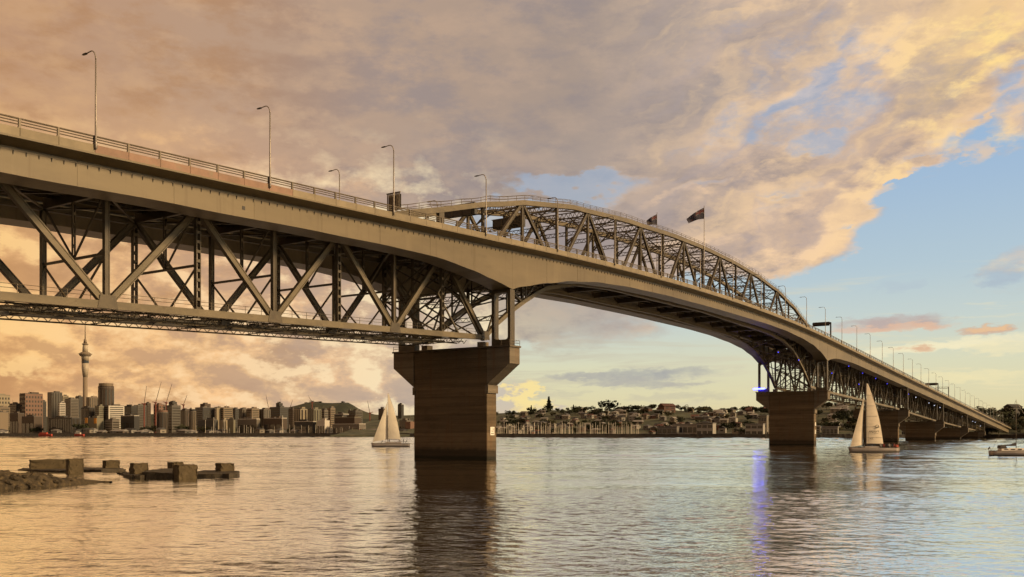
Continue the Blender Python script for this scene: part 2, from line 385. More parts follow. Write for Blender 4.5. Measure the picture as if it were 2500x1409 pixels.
STEP = 27.2/6

def girder_ring(s, sg):
    """cross section of a box girder carriageway; sg -1 this side, +1 far side; y is off the centre line"""
    H, B = hd(s), hb(s)
    sec = [(17, H), (17, H-.25), (15, H-.8), (15, B), (10.2, B), (10.2, H-.7), (8.4, H-.25), (8.4, H)]
    return [(s, sg*y, z) for y, z in sec]
def clip_on(sg, label, near):
    t = thing('box_girder_roadway', label, 'bridge roadway', BR_LOC, BR_ROT, 'steel box girder roadways carried beside the truss')
    cuts = [S0]
    s = P1 - 13.6*13
    cuts = [P1+13.6*k for k in range(-13, 75) if S0 <= P1+13.6*k <= S1]
    cuts = sorted(set([round(c, 2) for c in cuts]+[403.7]))
    cuts = [c for c in cuts if not (0 < abs(c-403.7) < 6)]
    for a, b in zip(cuts, cuts[1:]):
        n = 6 if b < 480 else 2
        e = .015
        MB().loft([girder_ring(a+e+(b-a-2*e)*i/n, sg) for i in range(n+1)]).build('girder_segment', M['girder'], t)
    # weld cover strips on the outer web
    # parapet panels, rail posts, rails
    k = 0; s = 146.9-STEP*40
    pan, post = {}, None
    while s < S1-STEP:
        if s > S0:
            z0, z1 = hd(s), hd(s+STEP); y = sg*17
            yo, yi = (y, y-sg*.28)
            g = .03
            vs = [(s+g, yo, z0), (s+STEP-g, yo, z1), (s+STEP-g, yi, z1), (s+g, yi, z0), (s+g, yo, z0+.95), (s+STEP-g, yo, z1+.95), (s+STEP-g, yi, z1+.95), (s+g, yi, z0+.95)]
            red = near and 62 < s < 97
            if s < 700 or near:
                MB().add(vs, [(0, 1, 2, 3), (4, 5, 6, 7), (0, 1, 5, 4), (2, 3, 7, 6), (0, 3, 7, 4), (1, 2, 6, 5)]).build('parapet_panel', M['parapet_red'] if red else M['parapet'], t)
            if s < 620:
                if post is None: post = MB().box((0, 0, .52), (.24, .22, 1.06)).box((0, 0, .06), (.34, .28, .12)).box((0, 0, 1.04), (.30, .28, .1)).mesh('rail_post', M['rail'])
                link('rail_post', post, t, (s, sg*16.86, z0+.95))
        s += STEP
    ss = [S0+STEP*i for i in range(int((S1-S0)/STEP))]
    for hz, r in ((1.02, .12), (.70, .075), (.38, .075)):
        MB().tube([(q, sg*16.86, hd(q)+.95+hz) for q in ss], r, 5).build('guard_rail', M['rail'], t)
    # edge flange, shadow line below the parapet
    MB().loft([[(q, sg*17.06, hd(q)-.04), (q, sg*17.06, hd(q)-.24), (q, sg*16.9, hd(q)-.24), (q, sg*16.9, hd(q)-.04)] for q in ss]).build('edge_flange', M['girder'], t)
    if near:
        b = MB(); q = S0
        while q < 620:                            # short edge stiffeners hanging below the top flange of the web
            z = hd(q); b.prism([(-15.005, z-1.16), (-15.16, z-1.16), (-15.05, z-1.62), (-15.005, z-1.62)], q-.035, q+.035); q += 1.51
        tag(b.build('web_stiffener', M['dark'], t), kind='stuff')
        MB().loft([[(q, -15.004, hd(q)-1.12), (q, -15.06, hd(q)-1.12), (q, -15.06, hd(q)-1.17), (q, -15.004, hd(q)-1.17)] for q in ss]).build('web_seam', M['rail'], t)
        for c in cuts:
            if c < 520 and abs(c-P1) > 1:
                MB().beam((c, -15.012, hb(c)+.02), (c, -15.012, hd(c)-1.25), .10, .03, up=(0, 1, 0)).build('weld_strip', M['girder'], t)
        MB().box((0, 0, 0), (.5, .06, .5)).build('access_hatch', M['dark'], t, loc=(89.5, -15.02, hb(89.5)+1.35))
    # legs standing on the piers
    for i, p in enumerate(PIERS):
        capz = PTOP[i]; B = hb(p)-.02
        if B-capz < 1.2: continue
        y0, y1 = sg*14.95, sg*10.3
        L = B-capz
        w = 1.7
        frame = MB()
        lo, hi = min(y0, y1), max(y0, y1)
        outer = [(lo, capz+.02), (hi, capz+.02), (hi, B), (lo, B)]
        r = .6; il, ih, ib, it = lo+.62, hi-.62, capz+1.3, B-.55
        inner = []
        for cx, cz, a0 in ((il+r, ib+r, 180), (ih-r, ib+r, 270), (ih-r, it-r, 0), (il+r, it-r, 90)):
            inner += [(cx+r*math.cos(R(a0+q)), cz+r*math.sin(R(a0+q))) for q in (0, 30, 60, 90)]
        n = len(inner); tri = []
        for xx in (p-w/2, p+w/2): frame.v += [(xx, a, b_) for a, b_ in outer+inner]
        # faces between outer rectangle and rounded opening
        corner = [0, 1, 2, 3]
        for side, base in ((0, 0), (1, 4+n)):
            for c in range(4):
                for q in range(3): frame.f.append((base+c, base+4+c*4+q, base+4+c*4+q+1))
                nx = (c+1) % 4
                frame.f.append((base+c, base+4+c*4+3, base+4+nx*4, base+nx))
        for q in range(n): frame.f.append((4+q, 4+(q+1) % n, 4+n+4+(q+1) % n, 4+n+4+q))
        for q in range(4): frame.f.append((q, (q+1) % 4, 4+n+(q+1) % 4, 4+n+q))
        frame.m = [0]*len(frame.f)
        frame.build('support_leg', M['truss'], t)
    return t
PTOP = (23.5, 23.5, 18.7, 13.2, 9.4, 6.2)
clip_on(-1, 'long beige steel box girder roadway on the near side with arched haunches and lamp posts', True)
clip_on(1, 'far box girder roadway beyond the truss, seen only as a dark soffit from below', False)

# ------------------------------------------------------------------ the truss
_tc = pchip([129, 133.4, 143.5, 155, 162.5, 181, 200, 231, 262, 283, 305, 330, 355, 378, 393, 404, 420], [45.2, 46.6, 49.3, 52.2, 54.4, 58.2, 60.9, 63.2, 64.5, 64.8, 64.5, 63.4, 61.1, 57.1, 53.1, 49.6, 44.5])
_arch = pchip([159.5, 170.5, 179, 187, 200, 220, 283], [25.4, 32.4, 37.0, 39.8, 42.3, 43.6, 44.6])
def arch(s): return _arch(s if s < 281.5 else 563-s)
def hbc(s):                                       # bottom chord
    if s <= P1: return 25.6-.036*(P1-s)
    if s <= P2: return arch(s)
    return float(np.interp(s, [P2, P3, P4, P5, P6, S1], [24.9, 20.1, 14.6, 10.8, 7.6, 3.]))
YT = 7.5
def laced(p, q, w, d, mat, parent, name, n=None, wall=.13):
    """built-up member: two channels joined by batten plates; w across the bridge, d in the truss plane"""
    p, q = Vector(p), Vector(q); ax = (q-p); L = ax.length; ax.normalize()
    ap = Vector((0, 1, 0)); ip = ap.cross(ax).normalized()
    b = MB()
    for sgn in (-1, 1):
        o = ip*sgn*(d/2-wall/2)
        b.beam(p+o, q+o, w, wall, up=tuple(ip))
    n = n or max(3, int(L/1.5))
    for i in range(n+1):
        c = p+ax*(L*(.04+.92*i/n))
        for sgn in (-1, 1):
            b.beam(c-ax*.22+ap*sgn*(w/2-.04), c+ax*.22+ap*sgn*(w/2-.04), d-wall*2, .05, up=(0, 1, 0))
    return b.build(name, mat, parent)
def channelled(p, q, w, d, mat, parent, name):
    """box member with two proud flanges (reads as a grooved bar)"""
    p, q = Vector(p), Vector(q); ax = (q-p).normalized(); ap = Vector((0, 1, 0)); ip = ap.cross(ax).normalized()
    b = MB(); b.beam(p, q, w*.8, d*.6, up=tuple(ip))
    for sgn in (-1, 1): b.beam(p+ip*sgn*d*.42, q+ip*sgn*d*.42, w, d*.16, up=tuple(ip))
    return b.build(name, mat, parent)
def lattice(p, q, depth, parent, name, mat, t=.14, n=8):
    """flat laced strut hanging below the line p-q"""
    p, q = Vector(p), Vector(q); dz = Vector((0, 0, -depth)); b = MB()
    b.beam(p, q, t*1.5, t); b.beam(p+dz, q+dz, t*1.5, t)
    for i in range(n):
        a, c = p+(q-p)*(i/n), p+(q-p)*((i+1)/n)
        m_ = (a+c)/2+dz
        b.beam(a, m_, t*.6, t*.6); b.beam(m_, c, t*.6, t*.6)
    return b.build(name, mat, parent)
def build_truss():
    t = thing('truss_bridge', 'grey-beige steel truss bridge with arched top over the main span, behind the box girder', 'bridge', BR_LOC, BR_ROT)
    MT = M['truss']
    # deck slab between the trusses, floor beams, stringers
    ss = list(np.arange(S0, S1, 7.6))
    MB().loft([[(q, -7.0, hd(q)-.15), (q, 7.0, hd(q)-.15), (q, 7.0, hd(q)-.5), (q, -7.0, hd(q)-.5)] for q in ss]).build('road_deck', M['asphalt'], t)
    for y in (-5, -2.5, 0, 2.5, 5):
        MB().loft([[(q, y-.15, hd(q)-.52), (q, y+.15, hd(q)-.52), (q, y+.15, hd(q)-1.3), (q, y-.15, hd(q)-1.3)] for q in ss]).build('stringer', MT, t)
    # ---- node lists
    north = [159.9-14.5*k for k in range(0, 13)]                     # bottom nodes at even k
    main = [P1+15.25*k for k in range(17)]
    spans = []
    for a, b in ((P2, P3), (P3, P4), (P4, P5), (P5, P6)):
        n = 2*max(2, round((b-a)/29)); spans.append([a+(b-a)*i/n for i in range(n+1)])
    tcd = lambda s: hd(s)-2.2                                      # top chord of the deck spans
    for sg in (-1, 1):
        y = sg*YT
        near = sg < 0
        # north span
        for k, s in enumerate(north):
            if s < S0: continue
            lo, hi = hbc(s), tcd(s)
            if k:
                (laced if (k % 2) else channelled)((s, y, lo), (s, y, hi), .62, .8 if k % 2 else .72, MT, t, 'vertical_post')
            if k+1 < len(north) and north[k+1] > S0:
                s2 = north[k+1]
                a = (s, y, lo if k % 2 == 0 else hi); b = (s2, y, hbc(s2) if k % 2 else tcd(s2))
                channelled(a, b, .72, .95, M['chord'] if near else MT, t, 'diagonal_member')  # near diagonals take the paler sunlit copy, far ones the dark paint
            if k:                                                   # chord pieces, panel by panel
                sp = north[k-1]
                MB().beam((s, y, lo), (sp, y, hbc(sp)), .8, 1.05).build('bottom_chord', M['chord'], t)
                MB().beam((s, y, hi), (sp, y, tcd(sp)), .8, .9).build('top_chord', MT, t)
            if k % 2 == 0:
                MB().prism([(s-1.5, lo-.5), (s+1.5, lo-.5), (s+1.1, lo+1.3), (s-1.1, lo+1.3)], y-sg*.38-.06, y-sg*.38+.06, 'y').build('gusset_plate', MT, t)
                MB().prism([(s-1.5, lo-.5), (s+1.5, lo-.5), (s+1.1, lo+1.3), (s-1.1, lo+1.3)], y+sg*.43-.03, y+sg*.43+.03, 'y').build('gusset_plate', MT, t)
        # main span: arch rib, deck chord, top chord, web
        fine = [P1+244*i/48 for i in range(49)]
        for i in range(0, 48, 3):
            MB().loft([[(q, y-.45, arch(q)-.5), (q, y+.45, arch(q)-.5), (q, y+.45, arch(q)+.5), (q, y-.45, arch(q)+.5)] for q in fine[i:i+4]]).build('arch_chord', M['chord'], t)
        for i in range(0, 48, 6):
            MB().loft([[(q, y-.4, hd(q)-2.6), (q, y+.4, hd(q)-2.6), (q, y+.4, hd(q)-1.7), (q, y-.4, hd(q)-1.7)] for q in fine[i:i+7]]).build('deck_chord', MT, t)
        for k, s in enumerate(main):
            tz, dz = _tc(s), hd(s)-2.1
            if tz > hd(s)+2:
                (laced if k % 2 == 0 else channelled)((s, y, dz), (s, y, tz), .5, .72, MT, t, 'vertical_post')
            if 0 < k < 16 and dz-arch(s) > 1.2:
                laced((s, y, arch(s)), (s, y, dz), .5, .7, MT, t, 'vertical_post')
            if k < 16:
                s2 = main[k+1]
                a = (s, y, tz if k % 2 else dz); b = (s2, y, dz if k % 2 else _tc(s2))
                channelled(a, b, .6, .8, MT, t, 'diagonal_member')
                if dz-arch(s) > 4 or hd(s2)-2.1-arch(s2) > 4:
                    channelled((s, y, dz if k < 8 else arch(s)), (s2, y, arch(s2) if k < 8 else hd(s2)-2.1), .5, .6, MT, t, 'diagonal_member')
        tcs = [130.3, 137.6]+[144.9]+[P1+15.25*k/2 for k in range(0, 33)]+[411, 418]
        for i in range(0, len(tcs)-1, 2):
            seg = tcs[i:i+3]
            if len(seg) < 2: break
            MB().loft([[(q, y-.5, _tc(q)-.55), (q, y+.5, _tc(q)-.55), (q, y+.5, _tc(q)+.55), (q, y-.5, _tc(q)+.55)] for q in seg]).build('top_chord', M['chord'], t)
        for s in (144.9,):
            MB().box((s, y, (hd(s)+_tc(s))/2-.8), (1.6, .8, _tc(s)-hd(s)+1.6)).build('vertical_post', MT, t)
        # handrail along the top chord
        rs = [131+3.4*i for i in range(82)]
        for q in rs[::1]:
            MB().beam((q, y-sg*-.42, _tc(q)+.5), (q, y-sg*-.42, _tc(q)+1.65), .07, .07).build('handrail_post', M['rail'], t)
        for hz in (1.62, 1.05):
            MB().tube([(q, y+sg*.42, _tc(q)+hz) for q in rs], .045, 4).build('handrail', M['rail'], t)
            MB().tube([(q, y-sg*.42, _tc(q)+hz) for q in rs], .045, 4).build('handrail', M['rail'], t)
        # deck spans beyond pier 2
        for sp in spans:
            for k, s in enumerate(sp):
                lo, hi = hbc(s), tcd(s)
                if hi-lo < 2: continue
                if k < len(sp)-1:
                    s2 = sp[k+1]
                    MB().beam((s, y, lo), (s2, y, hbc(s2)), .8, 1.0).build('bottom_chord', M['chord'], t)
                    MB().beam((s, y, hi), (s2, y, tcd(s2)), .8, .9).build('top_chord', MT, t)
                    a = (s, y, lo if k % 2 == 0 else hi); b = (s2, y, hbc(s2) if k % 2 else tcd(s2))
                    channelled(a, b, .6, .8, MT, t, 'diagonal_member')
                    mid = (s+s2)/2
                    MB().beam((mid, y, hbc(mid)), (mid, y, tcd(mid)), .4, .4).build('vertical_post', MT, t)
                laced((s, y, lo), (s, y, hi), .6, .7, MT, t, 'vertical_post')
        # bottom walkway rail, north span
        for hz in (1.1, .6):
            MB().tube([(q, y-sg*.2, hbc(q)+.55+hz) for q in np.arange(S0, P1, 4)], .035, 4).build('handrail', M['rail'], t)
        for q in np.arange(S0, P1, 3.2):
            MB().beam((q, y-sg*.2, hbc(q)+.5), (q, y-sg*.2, hbc(q)+1.7), .06, .06).build('handrail_post', M['rail'], t)
    # ---- cross frames and laterals
    def xframe(s, lo, hi, k):
        MB().box((s, 0, hd(s)-1.6), (.5, 14.2, 1.7)).build('floor_beam', MT, t)
        if hi-lo < 5: return
        zm = lo+(hi-lo)*.46
        MB().beam((s, -YT, zm), (s, YT, zm), .3, .34).build('sway_strut', MT, t)
        laced((s, 0, zm), (s, 0, hi), .35, .45, MT, t, 'sway_hanger', n=5, wall=.09)
        for sg in (-1, 1):
            MB().beam((s, 0, zm), (s, sg*YT*.96, hi), .2, .26).build('sway_brace', MT, t)
            MB().beam((s, sg*YT*.96, zm-.3), (s, 0, lo), .2, .26).build('sway_brace', MT, t)
        lattice((s, -YT, lo+.35), (s, YT, lo+.35), 1.0, t, 'bottom_strut', MT, .16, 9)
    for k, s in enumerate(north):
        if s > S0 and k: xframe(s, hbc(s), tcd(s), k)
    for sp in spans[:3]:
        for k, s in enumerate(sp): xframe(s, hbc(s), tcd(s), k)
    for k, s in enumerate(main):
        MB().box((s, 0, hd(s)-1.6), (.5, 14.2, 1.7)).build('floor_beam', MT, t)
    for a, b in list(zip(north[1:], north))+[(x, y_) for sp in spans[:2] for x, y_ in zip(sp, sp[1:])]:
        if a < S0: continue
        for sg in (-1, 1):
            p, q = Vector((a, -sg*YT, hbc(a)-.1)), Vector((b, sg*YT, hbc(b)-.1))
            MB().beam(p, q, .32, .24).build('lateral_brace', MT, t)
            MB().beam((a, -sg*YT, hd(a)-2.3), (b, sg*YT, hd(b)-2.3), .32, .24).build('lateral_brace', MT, t)
        m = (a+b)/2
        lattice((m, -YT, hbc(m)-.2), (m, YT, hbc(m)-.2), .9, t, 'bottom_strut', MT, .13, 8)
    for s, lo in ((P1-.4, 25.0), (P1+15.25, arch(P1+15.25)), (P1-14.6, hbc(P1-14.6)), (P2-.4, 25.0), (P2-15.25, arch(P2-15.25)), (P1-7.3, hbc(P1-7.3)), (P2+7, hbc(P2+7))):
        hi = hd(s)-2.4
        for f in (.0, .5):
            a_, b_ = lo+(hi-lo)*f, lo+(hi-lo)*(f+.5)
            for sg in (-1, 1): MB().beam((s+sg*.12, -sg*YT, a_), (s+sg*.12, sg*YT, b_), .24, .3).build('sway_brace', MT, t)
            lattice((s+.4, -YT, b_+.3), (s+.4, YT, b_+.3), .8, t, 'sway_strut', MT, .15, 9)
    for sg in (-1, 1):
        y = sg*YT
        for c, d_ in ((P1, 1), (P2, -1)):                     # subdivided panels beside the piers
            for k in range(3):
                s0, s1 = c+d_*(1.5+k*7.6), c+d_*(9.1+k*7.6)
                a0, a1 = arch(s0)+.2, arch(s1)+.2; h0, h1 = hd(s0)-2.4, hd(s1)-2.4
                if h1-a1 > 1: MB().beam((s1, y, a1), (s1, y, h1), .3, .36).build('vertical_post', MT, t)
                if h0-a0 > 2.5: MB().beam((s0, y, a0), (s1, y, h1), .28, .34).build('diagonal_member', MT, t)
            for k in range(2):
                s0, s1 = c-d_*(1.0+k*7.2), c-d_*(8.2+k*7.2)
                MB().beam((s0, y, hbc(s0)), (s1, y, (hbc(s1)+tcd(s1))/2), .26, .32).build('diagonal_member', MT, t)
                MB().beam((s0, y, tcd(s0)), (s1, y, (hbc(s1)+tcd(s1))/2), .26, .32).build('diagonal_member', MT, t)
    # service pipes, cable trays and travelling gantry rails under the floor
    for y, dz, r in ((-2.2, -.9, .28), (2.6, -1.0, .22), (4.2, -.8, .14)):
        MB().tube([(q, y, hbc(q)+dz) for q in np.arange(S0, P1, 7)], r, 7).build('service_pipe', M['dark'], t)
    for y in (-5.6, 5.6):
        b = MB()
        for q in np.arange(S0, P1-4, 1.8):
            b.beam((q, y, hbc(q)-.55), (q+.9, y, hbc(q)-1.35), .09, .09); b.beam((q+.9, y, hbc(q)-1.35), (q+1.8, y, hbc(q)-.55), .09, .09)
        for dz in (-.5, -1.4): b.tube([(q, y, hbc(q)+dz) for q in np.arange(S0, P1-2, 7)], .12, 4)
        b.build('gantry_rail', MT, t)
    for s in (86.5, 101, 64, 117, 132, 73, 94):                    # junction boxes slung under the laterals
        MB().box((0, 0, 0), (1.6, .9, .7)).build('junction_box', M['dark'], t, loc=(s, random.uniform(-6, 6), hbc(s)-.9))
    # arch laterals by the piers and top laterals
    for k in range(0, 16):
        a, b = main[k], main[k+1]
        if abs((a+b)/2-281.5) > 75:
            for sg in (-1, 1): MB().beam((a, -sg*YT, arch(a)), (b, sg*YT, arch(b)), .3, .3).build('lateral_brace', MT, t)
            lattice(((a+b)/2, -YT, arch((a+b)/2)+.3), ((a+b)/2, YT, arch((a+b)/2)+.3), .9, t, 'arch_strut', MT, .14, 9)
        if abs((a+b)/2-281.5) < 108:
            m = (a+b)/2
            for sg in (-1, 1):
                MB().beam((a, -sg*YT, _tc(a)), (m, 0, _tc(m)), .22, .22).build('lateral_brace', MT, t)
                MB().beam((m, 0, _tc(m)), (b, sg*YT, _tc(b)), .22, .22).build('lateral_brace', MT, t)
            lattice((m, -YT, _tc(m)+.3), (m, YT, _tc(m)+.3), .8, t, 'top_strut', MT, .13, 12)
    for k, s in enumerate(main):
        if abs(s-281.5) < 110:
            tz = _tc(s); clear = max(1.2, min(3.2, tz-hd(s)-6.2))
            lattice((s, -YT, tz+.3), (s, YT, tz+.3), 1.3, t, 'top_strut', MT, .2, 12)
            if tz-hd(s) > 8:
                zb = max(hd(s)+6.2, tz-5.5)
                for sg in (-1, 1):
                    MB().beam((s, sg*YT, zb), (s, sg*2.2, tz-.9), .24, .28).build('sway_brace', MT, t)
                if tz-hd(s) > 12:
                    lattice((s, -YT, zb+1.), (s, YT, zb+1.), .9, t, 'sway_strut', MT, .15, 11)
                    for sg in (-1, 1): MB().beam((s, sg*YT, zb+1), (s, 0, tz-1), .18, .2).build('sway_brace', MT, t)
    # overhead sign gantries at the entry to the through truss, backs towards the viewer
    for s in (156.8, 175.5):
        z = hd(s)+8.4
        b = MB().box((s, -3.5, z), (.9, 8.2, 2.2))
        b.build('gantry_sign', M['dark'], t)
        for y in (-7, -4.6, -2.2, .2):
            MB().box((s-.52, y+.4, z), (.1, .18, 2.3)).build('sign_rib', M['truss'], t)
        MB().box((s, -3.3, z+1.25), (1.1, 8.6, .14)).build('gantry_walkway', M['rail'], t)
    # louvred cage at the foot of the top chord
    for i in range(9): MB().box((131.6, -8.3+i*.36, 48.5), (.12, .2, 3.1)).build('cage_slat', M['rail'], t)
    MB().box((131.6, -6.85, 50.1), (.3, 3.3, .14)).build('cage_rail', M['rail'], t)
    MB().box((131.6, -6.85, 46.9), (.3, 3.3, .14)).build('cage_rail', M['rail'], t)
    MB().box((132.0, -6.85, 48.4), (.1, 3.0, 2.9)).build('cage_panel', M['dark'], t)
    return t
build_truss()

# ------------------------------------------------------------------ water
def water_material():
    m = bpy.data.materials.new('harbour_water'); m.use_nodes = True; nt = m.node_tree; X.nt = nt
    b = nt.nodes['Principled BSDF']
    tc = nt.nodes.new('ShaderNodeTexCoord'); sx = nt.nodes.new('ShaderNodeSeparateXYZ'); nt.links.new(tc.outputs['Object'], sx.inputs[0])
    x, y = X(sx.outputs[0]), X(sx.outputs[1])
    a = R(8)
    xr, yr = x*math.cos(a)+y*math.sin(a), y*math.cos(a)-x*math.sin(a)
    patch = noise(vec3(x*.005, y*.022, 0), 1., 3, .5).sstep(.36, .64, .35, 1.25)   # cat's paws: rougher and smoother water
    w1 = noise(vec3(xr*.10, yr*.22, 0), 1., 3, .5)
    w2 = noise(vec3(xr*2.0+9, yr*2.9, 3), 1., 2, .5)
    hgt = (w1*.18 + w2*.062)*patch
    bp = nt.nodes.new('ShaderNodeBump'); bp.inputs['Strength'].default_value = 1; bp.inputs['Distance'].default_value = .5
    nt.links.new(hgt.s, bp.inputs['Height'])
    # silty water body under a reflecting surface, weighted by the angle of each facet
    b.inputs['Base Color'].default_value = (.040, .034, .020, 1); b.inputs['Specular IOR Level'].default_value = 0; b.inputs['Roughness'].default_value = 1
    gl = nt.nodes.new('ShaderNodeBsdfGlossy'); gl.inputs['Color'].default_value = (.97, .97, .95, 1); gl.inputs['Roughness'].default_value = .06
    nt.links.new(bp.outputs[0], gl.inputs['Normal']); nt.links.new(bp.outputs[0], b.inputs['Normal'])
    fr = nt.nodes.new('ShaderNodeFresnel'); fr.inputs['IOR'].default_value = 1.34; nt.links.new(bp.outputs[0], fr.inputs['Normal'])
    fac = X(fr.outputs[0]).sstep(.02, .27, .04, .98)
    mx = nt.nodes.new('ShaderNodeMixShader'); nt.links.new(fac.s, mx.inputs[0]); nt.links.new(b.outputs[0], mx.inputs[1]); nt.links.new(gl.outputs[0], mx.inputs[2])
    nt.links.new(mx.outputs[0], nt.nodes['Material Output'].inputs[0])
    return m
M['water'] = water_material()
def water_mesh():
    """one sheet from the shore to the horizon; fine real wavelets out to a few hundred metres in front"""
    rs = [2.0]
    while rs[-1] < 9000:
        r = rs[-1]
        rs.append(r + (6 if r < 26 else .21 if r < 60 else .28 if r < 100 else .42 if r < 180 else .45+(r-180)*.006 if r < 1100 else r*.06))
    an = list(np.radians(np.arange(-180, -36, 6.)))+list(np.radians(np.arange(-36, 36.01, .095)))+list(np.radians(np.arange(42, 181, 6.)))
    rs, an = np.array(rs), np.array(an)
    Rg, Ag = np.meshgrid(rs, an, indexing='ij'); x, y = Rg*np.sin(Ag), Rg*np.cos(Ag)
    rng = np.random.RandomState(5); z = np.zeros_like(x)
    amp_all = np.clip((Rg-22)/8, 0, 1)*np.clip((1250-Rg)/250, 0, 1)*np.clip((np.radians(35.5)-np.abs(Ag))/.03, 0, 1)
    calm = .58+.8*np.clip((fbm(x*.006+3, y*.03+8, 3)-.32)/.36, 0, 1)
    for k in range(78):
        wl = .62*math.exp(rng.rand()*1.45) if k < 56 else rng.uniform(4, 10) if k < 66 else rng.uniform(10, 26)
        th = rng.normal(R(82), R(44))                 # travel direction of the wavelets, crests roughly across the view
        kk = 2*math.pi/wl; slope = (.0140 if wl < 1.6 else .0090 if wl < 3 else .0055 if wl < 10 else .0045)
        cut = np.clip(1.35-Rg/(wl*170), 0, 1)         # the finest ripples die out with mesh resolution; the material's relief carries on
        ph = kk*(x*math.cos(th)+y*math.sin(th))+rng.rand()*6.28
        grow = 1+np.clip((Rg-90)/(170 if wl > 4 else 1e9), 0, 4.5)   # more open water further out
        z += slope/kk*cut*grow*(np.sin(ph)+.22*np.sin(2*ph+1.2))
    lee = 1-.15*np.clip((-x-4)/16, 0, 1)*np.clip((150-y)/60, 0, 1)     # calmer in the lee of the rocks
    z *= amp_all*calm*lee
    n, m_ = x.shape; v = np.stack([x, y, z], -1).reshape(-1, 3)
    i, j = np.meshgrid(np.arange(n-1), np.arange(m_-1), indexing='ij'); a = (i*m_+j).ravel()
    f = np.stack([a, a+1, a+m_+1, a+m_], -1)[:, ::-1]
    me = bpy.data.meshes.new('water'); me.vertices.add(len(v)); me.vertices.foreach_set('co', v.ravel())
    me.loops.add(f.size); me.loops.foreach_set('vertex_index', f.ravel().astype(np.int32))
    me.polygons.add(len(f)); me.polygons.foreach_set('loop_start', np.arange(0, f.size, 4, dtype=np.int32))
    me.materials.append(M['water']); me.update(calc_edges=True); me.validate()
    me.polygons.foreach_set('use_smooth', [True]*len(me.polygons))
    return me
def value_noise(n, seed):
    rs = np.random.RandomState(seed); g = rs.rand(n, n)
    def f(x, y):
        xi, yi = np.floor(x).astype(int), np.floor(y).astype(int); tx, ty = x-xi, y-yi
        tx, ty = tx*tx*(3-2*tx), ty*ty*(3-2*ty); a = lambda i, j: g[i % n, j % n]
        return (a(xi, yi)*(1-tx)+a(xi+1, yi)*tx)*(1-ty)+(a(xi, yi+1)*(1-tx)+a(xi+1, yi+1)*tx)*ty
    return f
vn = value_noise(64, 3)
def fbm(x, y, o=5):
    s_, a, t_ = 0, 1., 0
    for k in range(o): s_ = s_+a*vn(x*2**k+k*7.3, y*2**k+k*3.1); t_ += a; a *= .5
    return s_/t_
tag(link('water', water_mesh()), kind='structure')
M['seabed'] = material('harbour_mud', (.06, .05, .035), .9)
b = MB(); b.add([(-9500, -500, -6), (9500, -500, -6), (9500, 9500, -6), (-9500, 9500, -6)], [(0, 1, 2, 3)])
tag(b.build('seabed', M['seabed']), kind='structure')

# ------------------------------------------------------------------ piers
def pier_material(name, col, band):
    m = bpy.data.materials.new(name); m.use_nodes = True; nt = m.node_tree; X.nt = nt
    b = nt.nodes['Principled BSDF']; b.inputs['Roughness'].default_value = .85; b.inputs['Specular IOR Level'].default_value = .2
    tc = nt.nodes.new('ShaderNodeTexCoord'); sx = nt.nodes.new('ShaderNodeSeparateXYZ'); nt.links.new(tc.outputs['Object'], sx.inputs[0])
    x, y, z = (X(sx.outputs[i]) for i in range(3))
    lay = noise(vec3(x*.03, y*.03, z*1.1), 1., 5, .6)          # pour lines
    blot = noise(vec3(x*.25, y*.25, z*.5), 1., 6, .62)
    run = noise(vec3(x*1.1, y*1.1, z*.06), 1., 5, .6)          # rust and water runs
    c = mix(tuple(k*.72 for k in col)+(1,), tuple(k*1.25 for k in col)+(1,), lay.sstep(.3, .7))
    c = mix(c, tuple(k*.55 for k in col)+(1,), (blot.sstep(.5, .75)*.7))
    c = mix(c, (col[0]*.95, col[1]*.66, col[2]*.5, 1), run.sstep(.52, .7)*.55)
    if band:
        weed = noise(vec3(x*.7, y*.7, z*.35), 1., 6, .7); tide = (z + (blot-.5)*1.1 + (weed-.5)*1.6).sstep(2.6, 1.7)
        c = mix(c, (.035, .027, .018, 1), tide*.85)
        c = mix(c, (.018, .016, .010, 1), (z + (blot-.5)*.8).sstep(.9, .3))
    spot = noise(vec3(x*.8, y*.8, z*.8), 1., 6, .7)
    c = mix(c, tuple(k*1.7 for k in col)+(1,), spot.sstep(.66, .76)*.5)            # lime bloom and patched spots
    oi = nt.nodes.new('ShaderNodeObjectInfo'); c = mix(c, grey(X(oi.outputs['Random'])*.36+.82), 1., 'MULTIPLY')
    nt.links.new(c, b.inputs['Base Color'])
    bp = nt.nodes.new('ShaderNodeBump'); bp.inputs['Strength'].default_value = .5; bp.inputs['Distance'].default_value = .12
    joint = X.op('PINGPONG', z, .6).sstep(0, .05)
    nt.links.new((joint*.5 + lay).s, bp.inputs['Height']); nt.links.new(bp.outputs[0], b.inputs['Normal'])
    return m
M['pier'] = pier_material('pier_concrete', (.128, .092, .055), True)
M['bracket'] = pier_material('bracket_concrete', (.15, .122, .088), False)
M['sign_white'] = material('sign_white', (.72, .66, .56), .5, vary=.08)
M['ink'] = material('sign_ink', (.03, .025, .02), .6, vary=0)
def text_mesh(txt, size, mat, extrude=.004):
    cu = bpy.data.curves.new('txt', 'FONT'); cu.body = txt; cu.size = size; cu.align_x = 'CENTER'; cu.align_y = 'CENTER'; cu.extrude = extrude
    o = bpy.data.objects.new('txt', cu); COL.objects.link(o)
    dg = bpy.context.evaluated_depsgraph_get(); me = bpy.data.meshes.new_from_object(o.evaluated_get(dg))
    me.materials.clear(); me.materials.append(mat)
    bpy.data.objects.remove(o); bpy.data.curves.remove(cu)
    return me
plab = ['huge brown concrete bridge pier in the foreground, standing left of centre', 'concrete pier with a blue light on its cap, past the main span',
        'third concrete pier, partly behind the yacht with printed sail', 'fourth concrete pier along the bridge, low and in shade', 'fifth concrete pier, small and dark under the descending deck', 'last and lowest pier, with a lit yellowish end block']
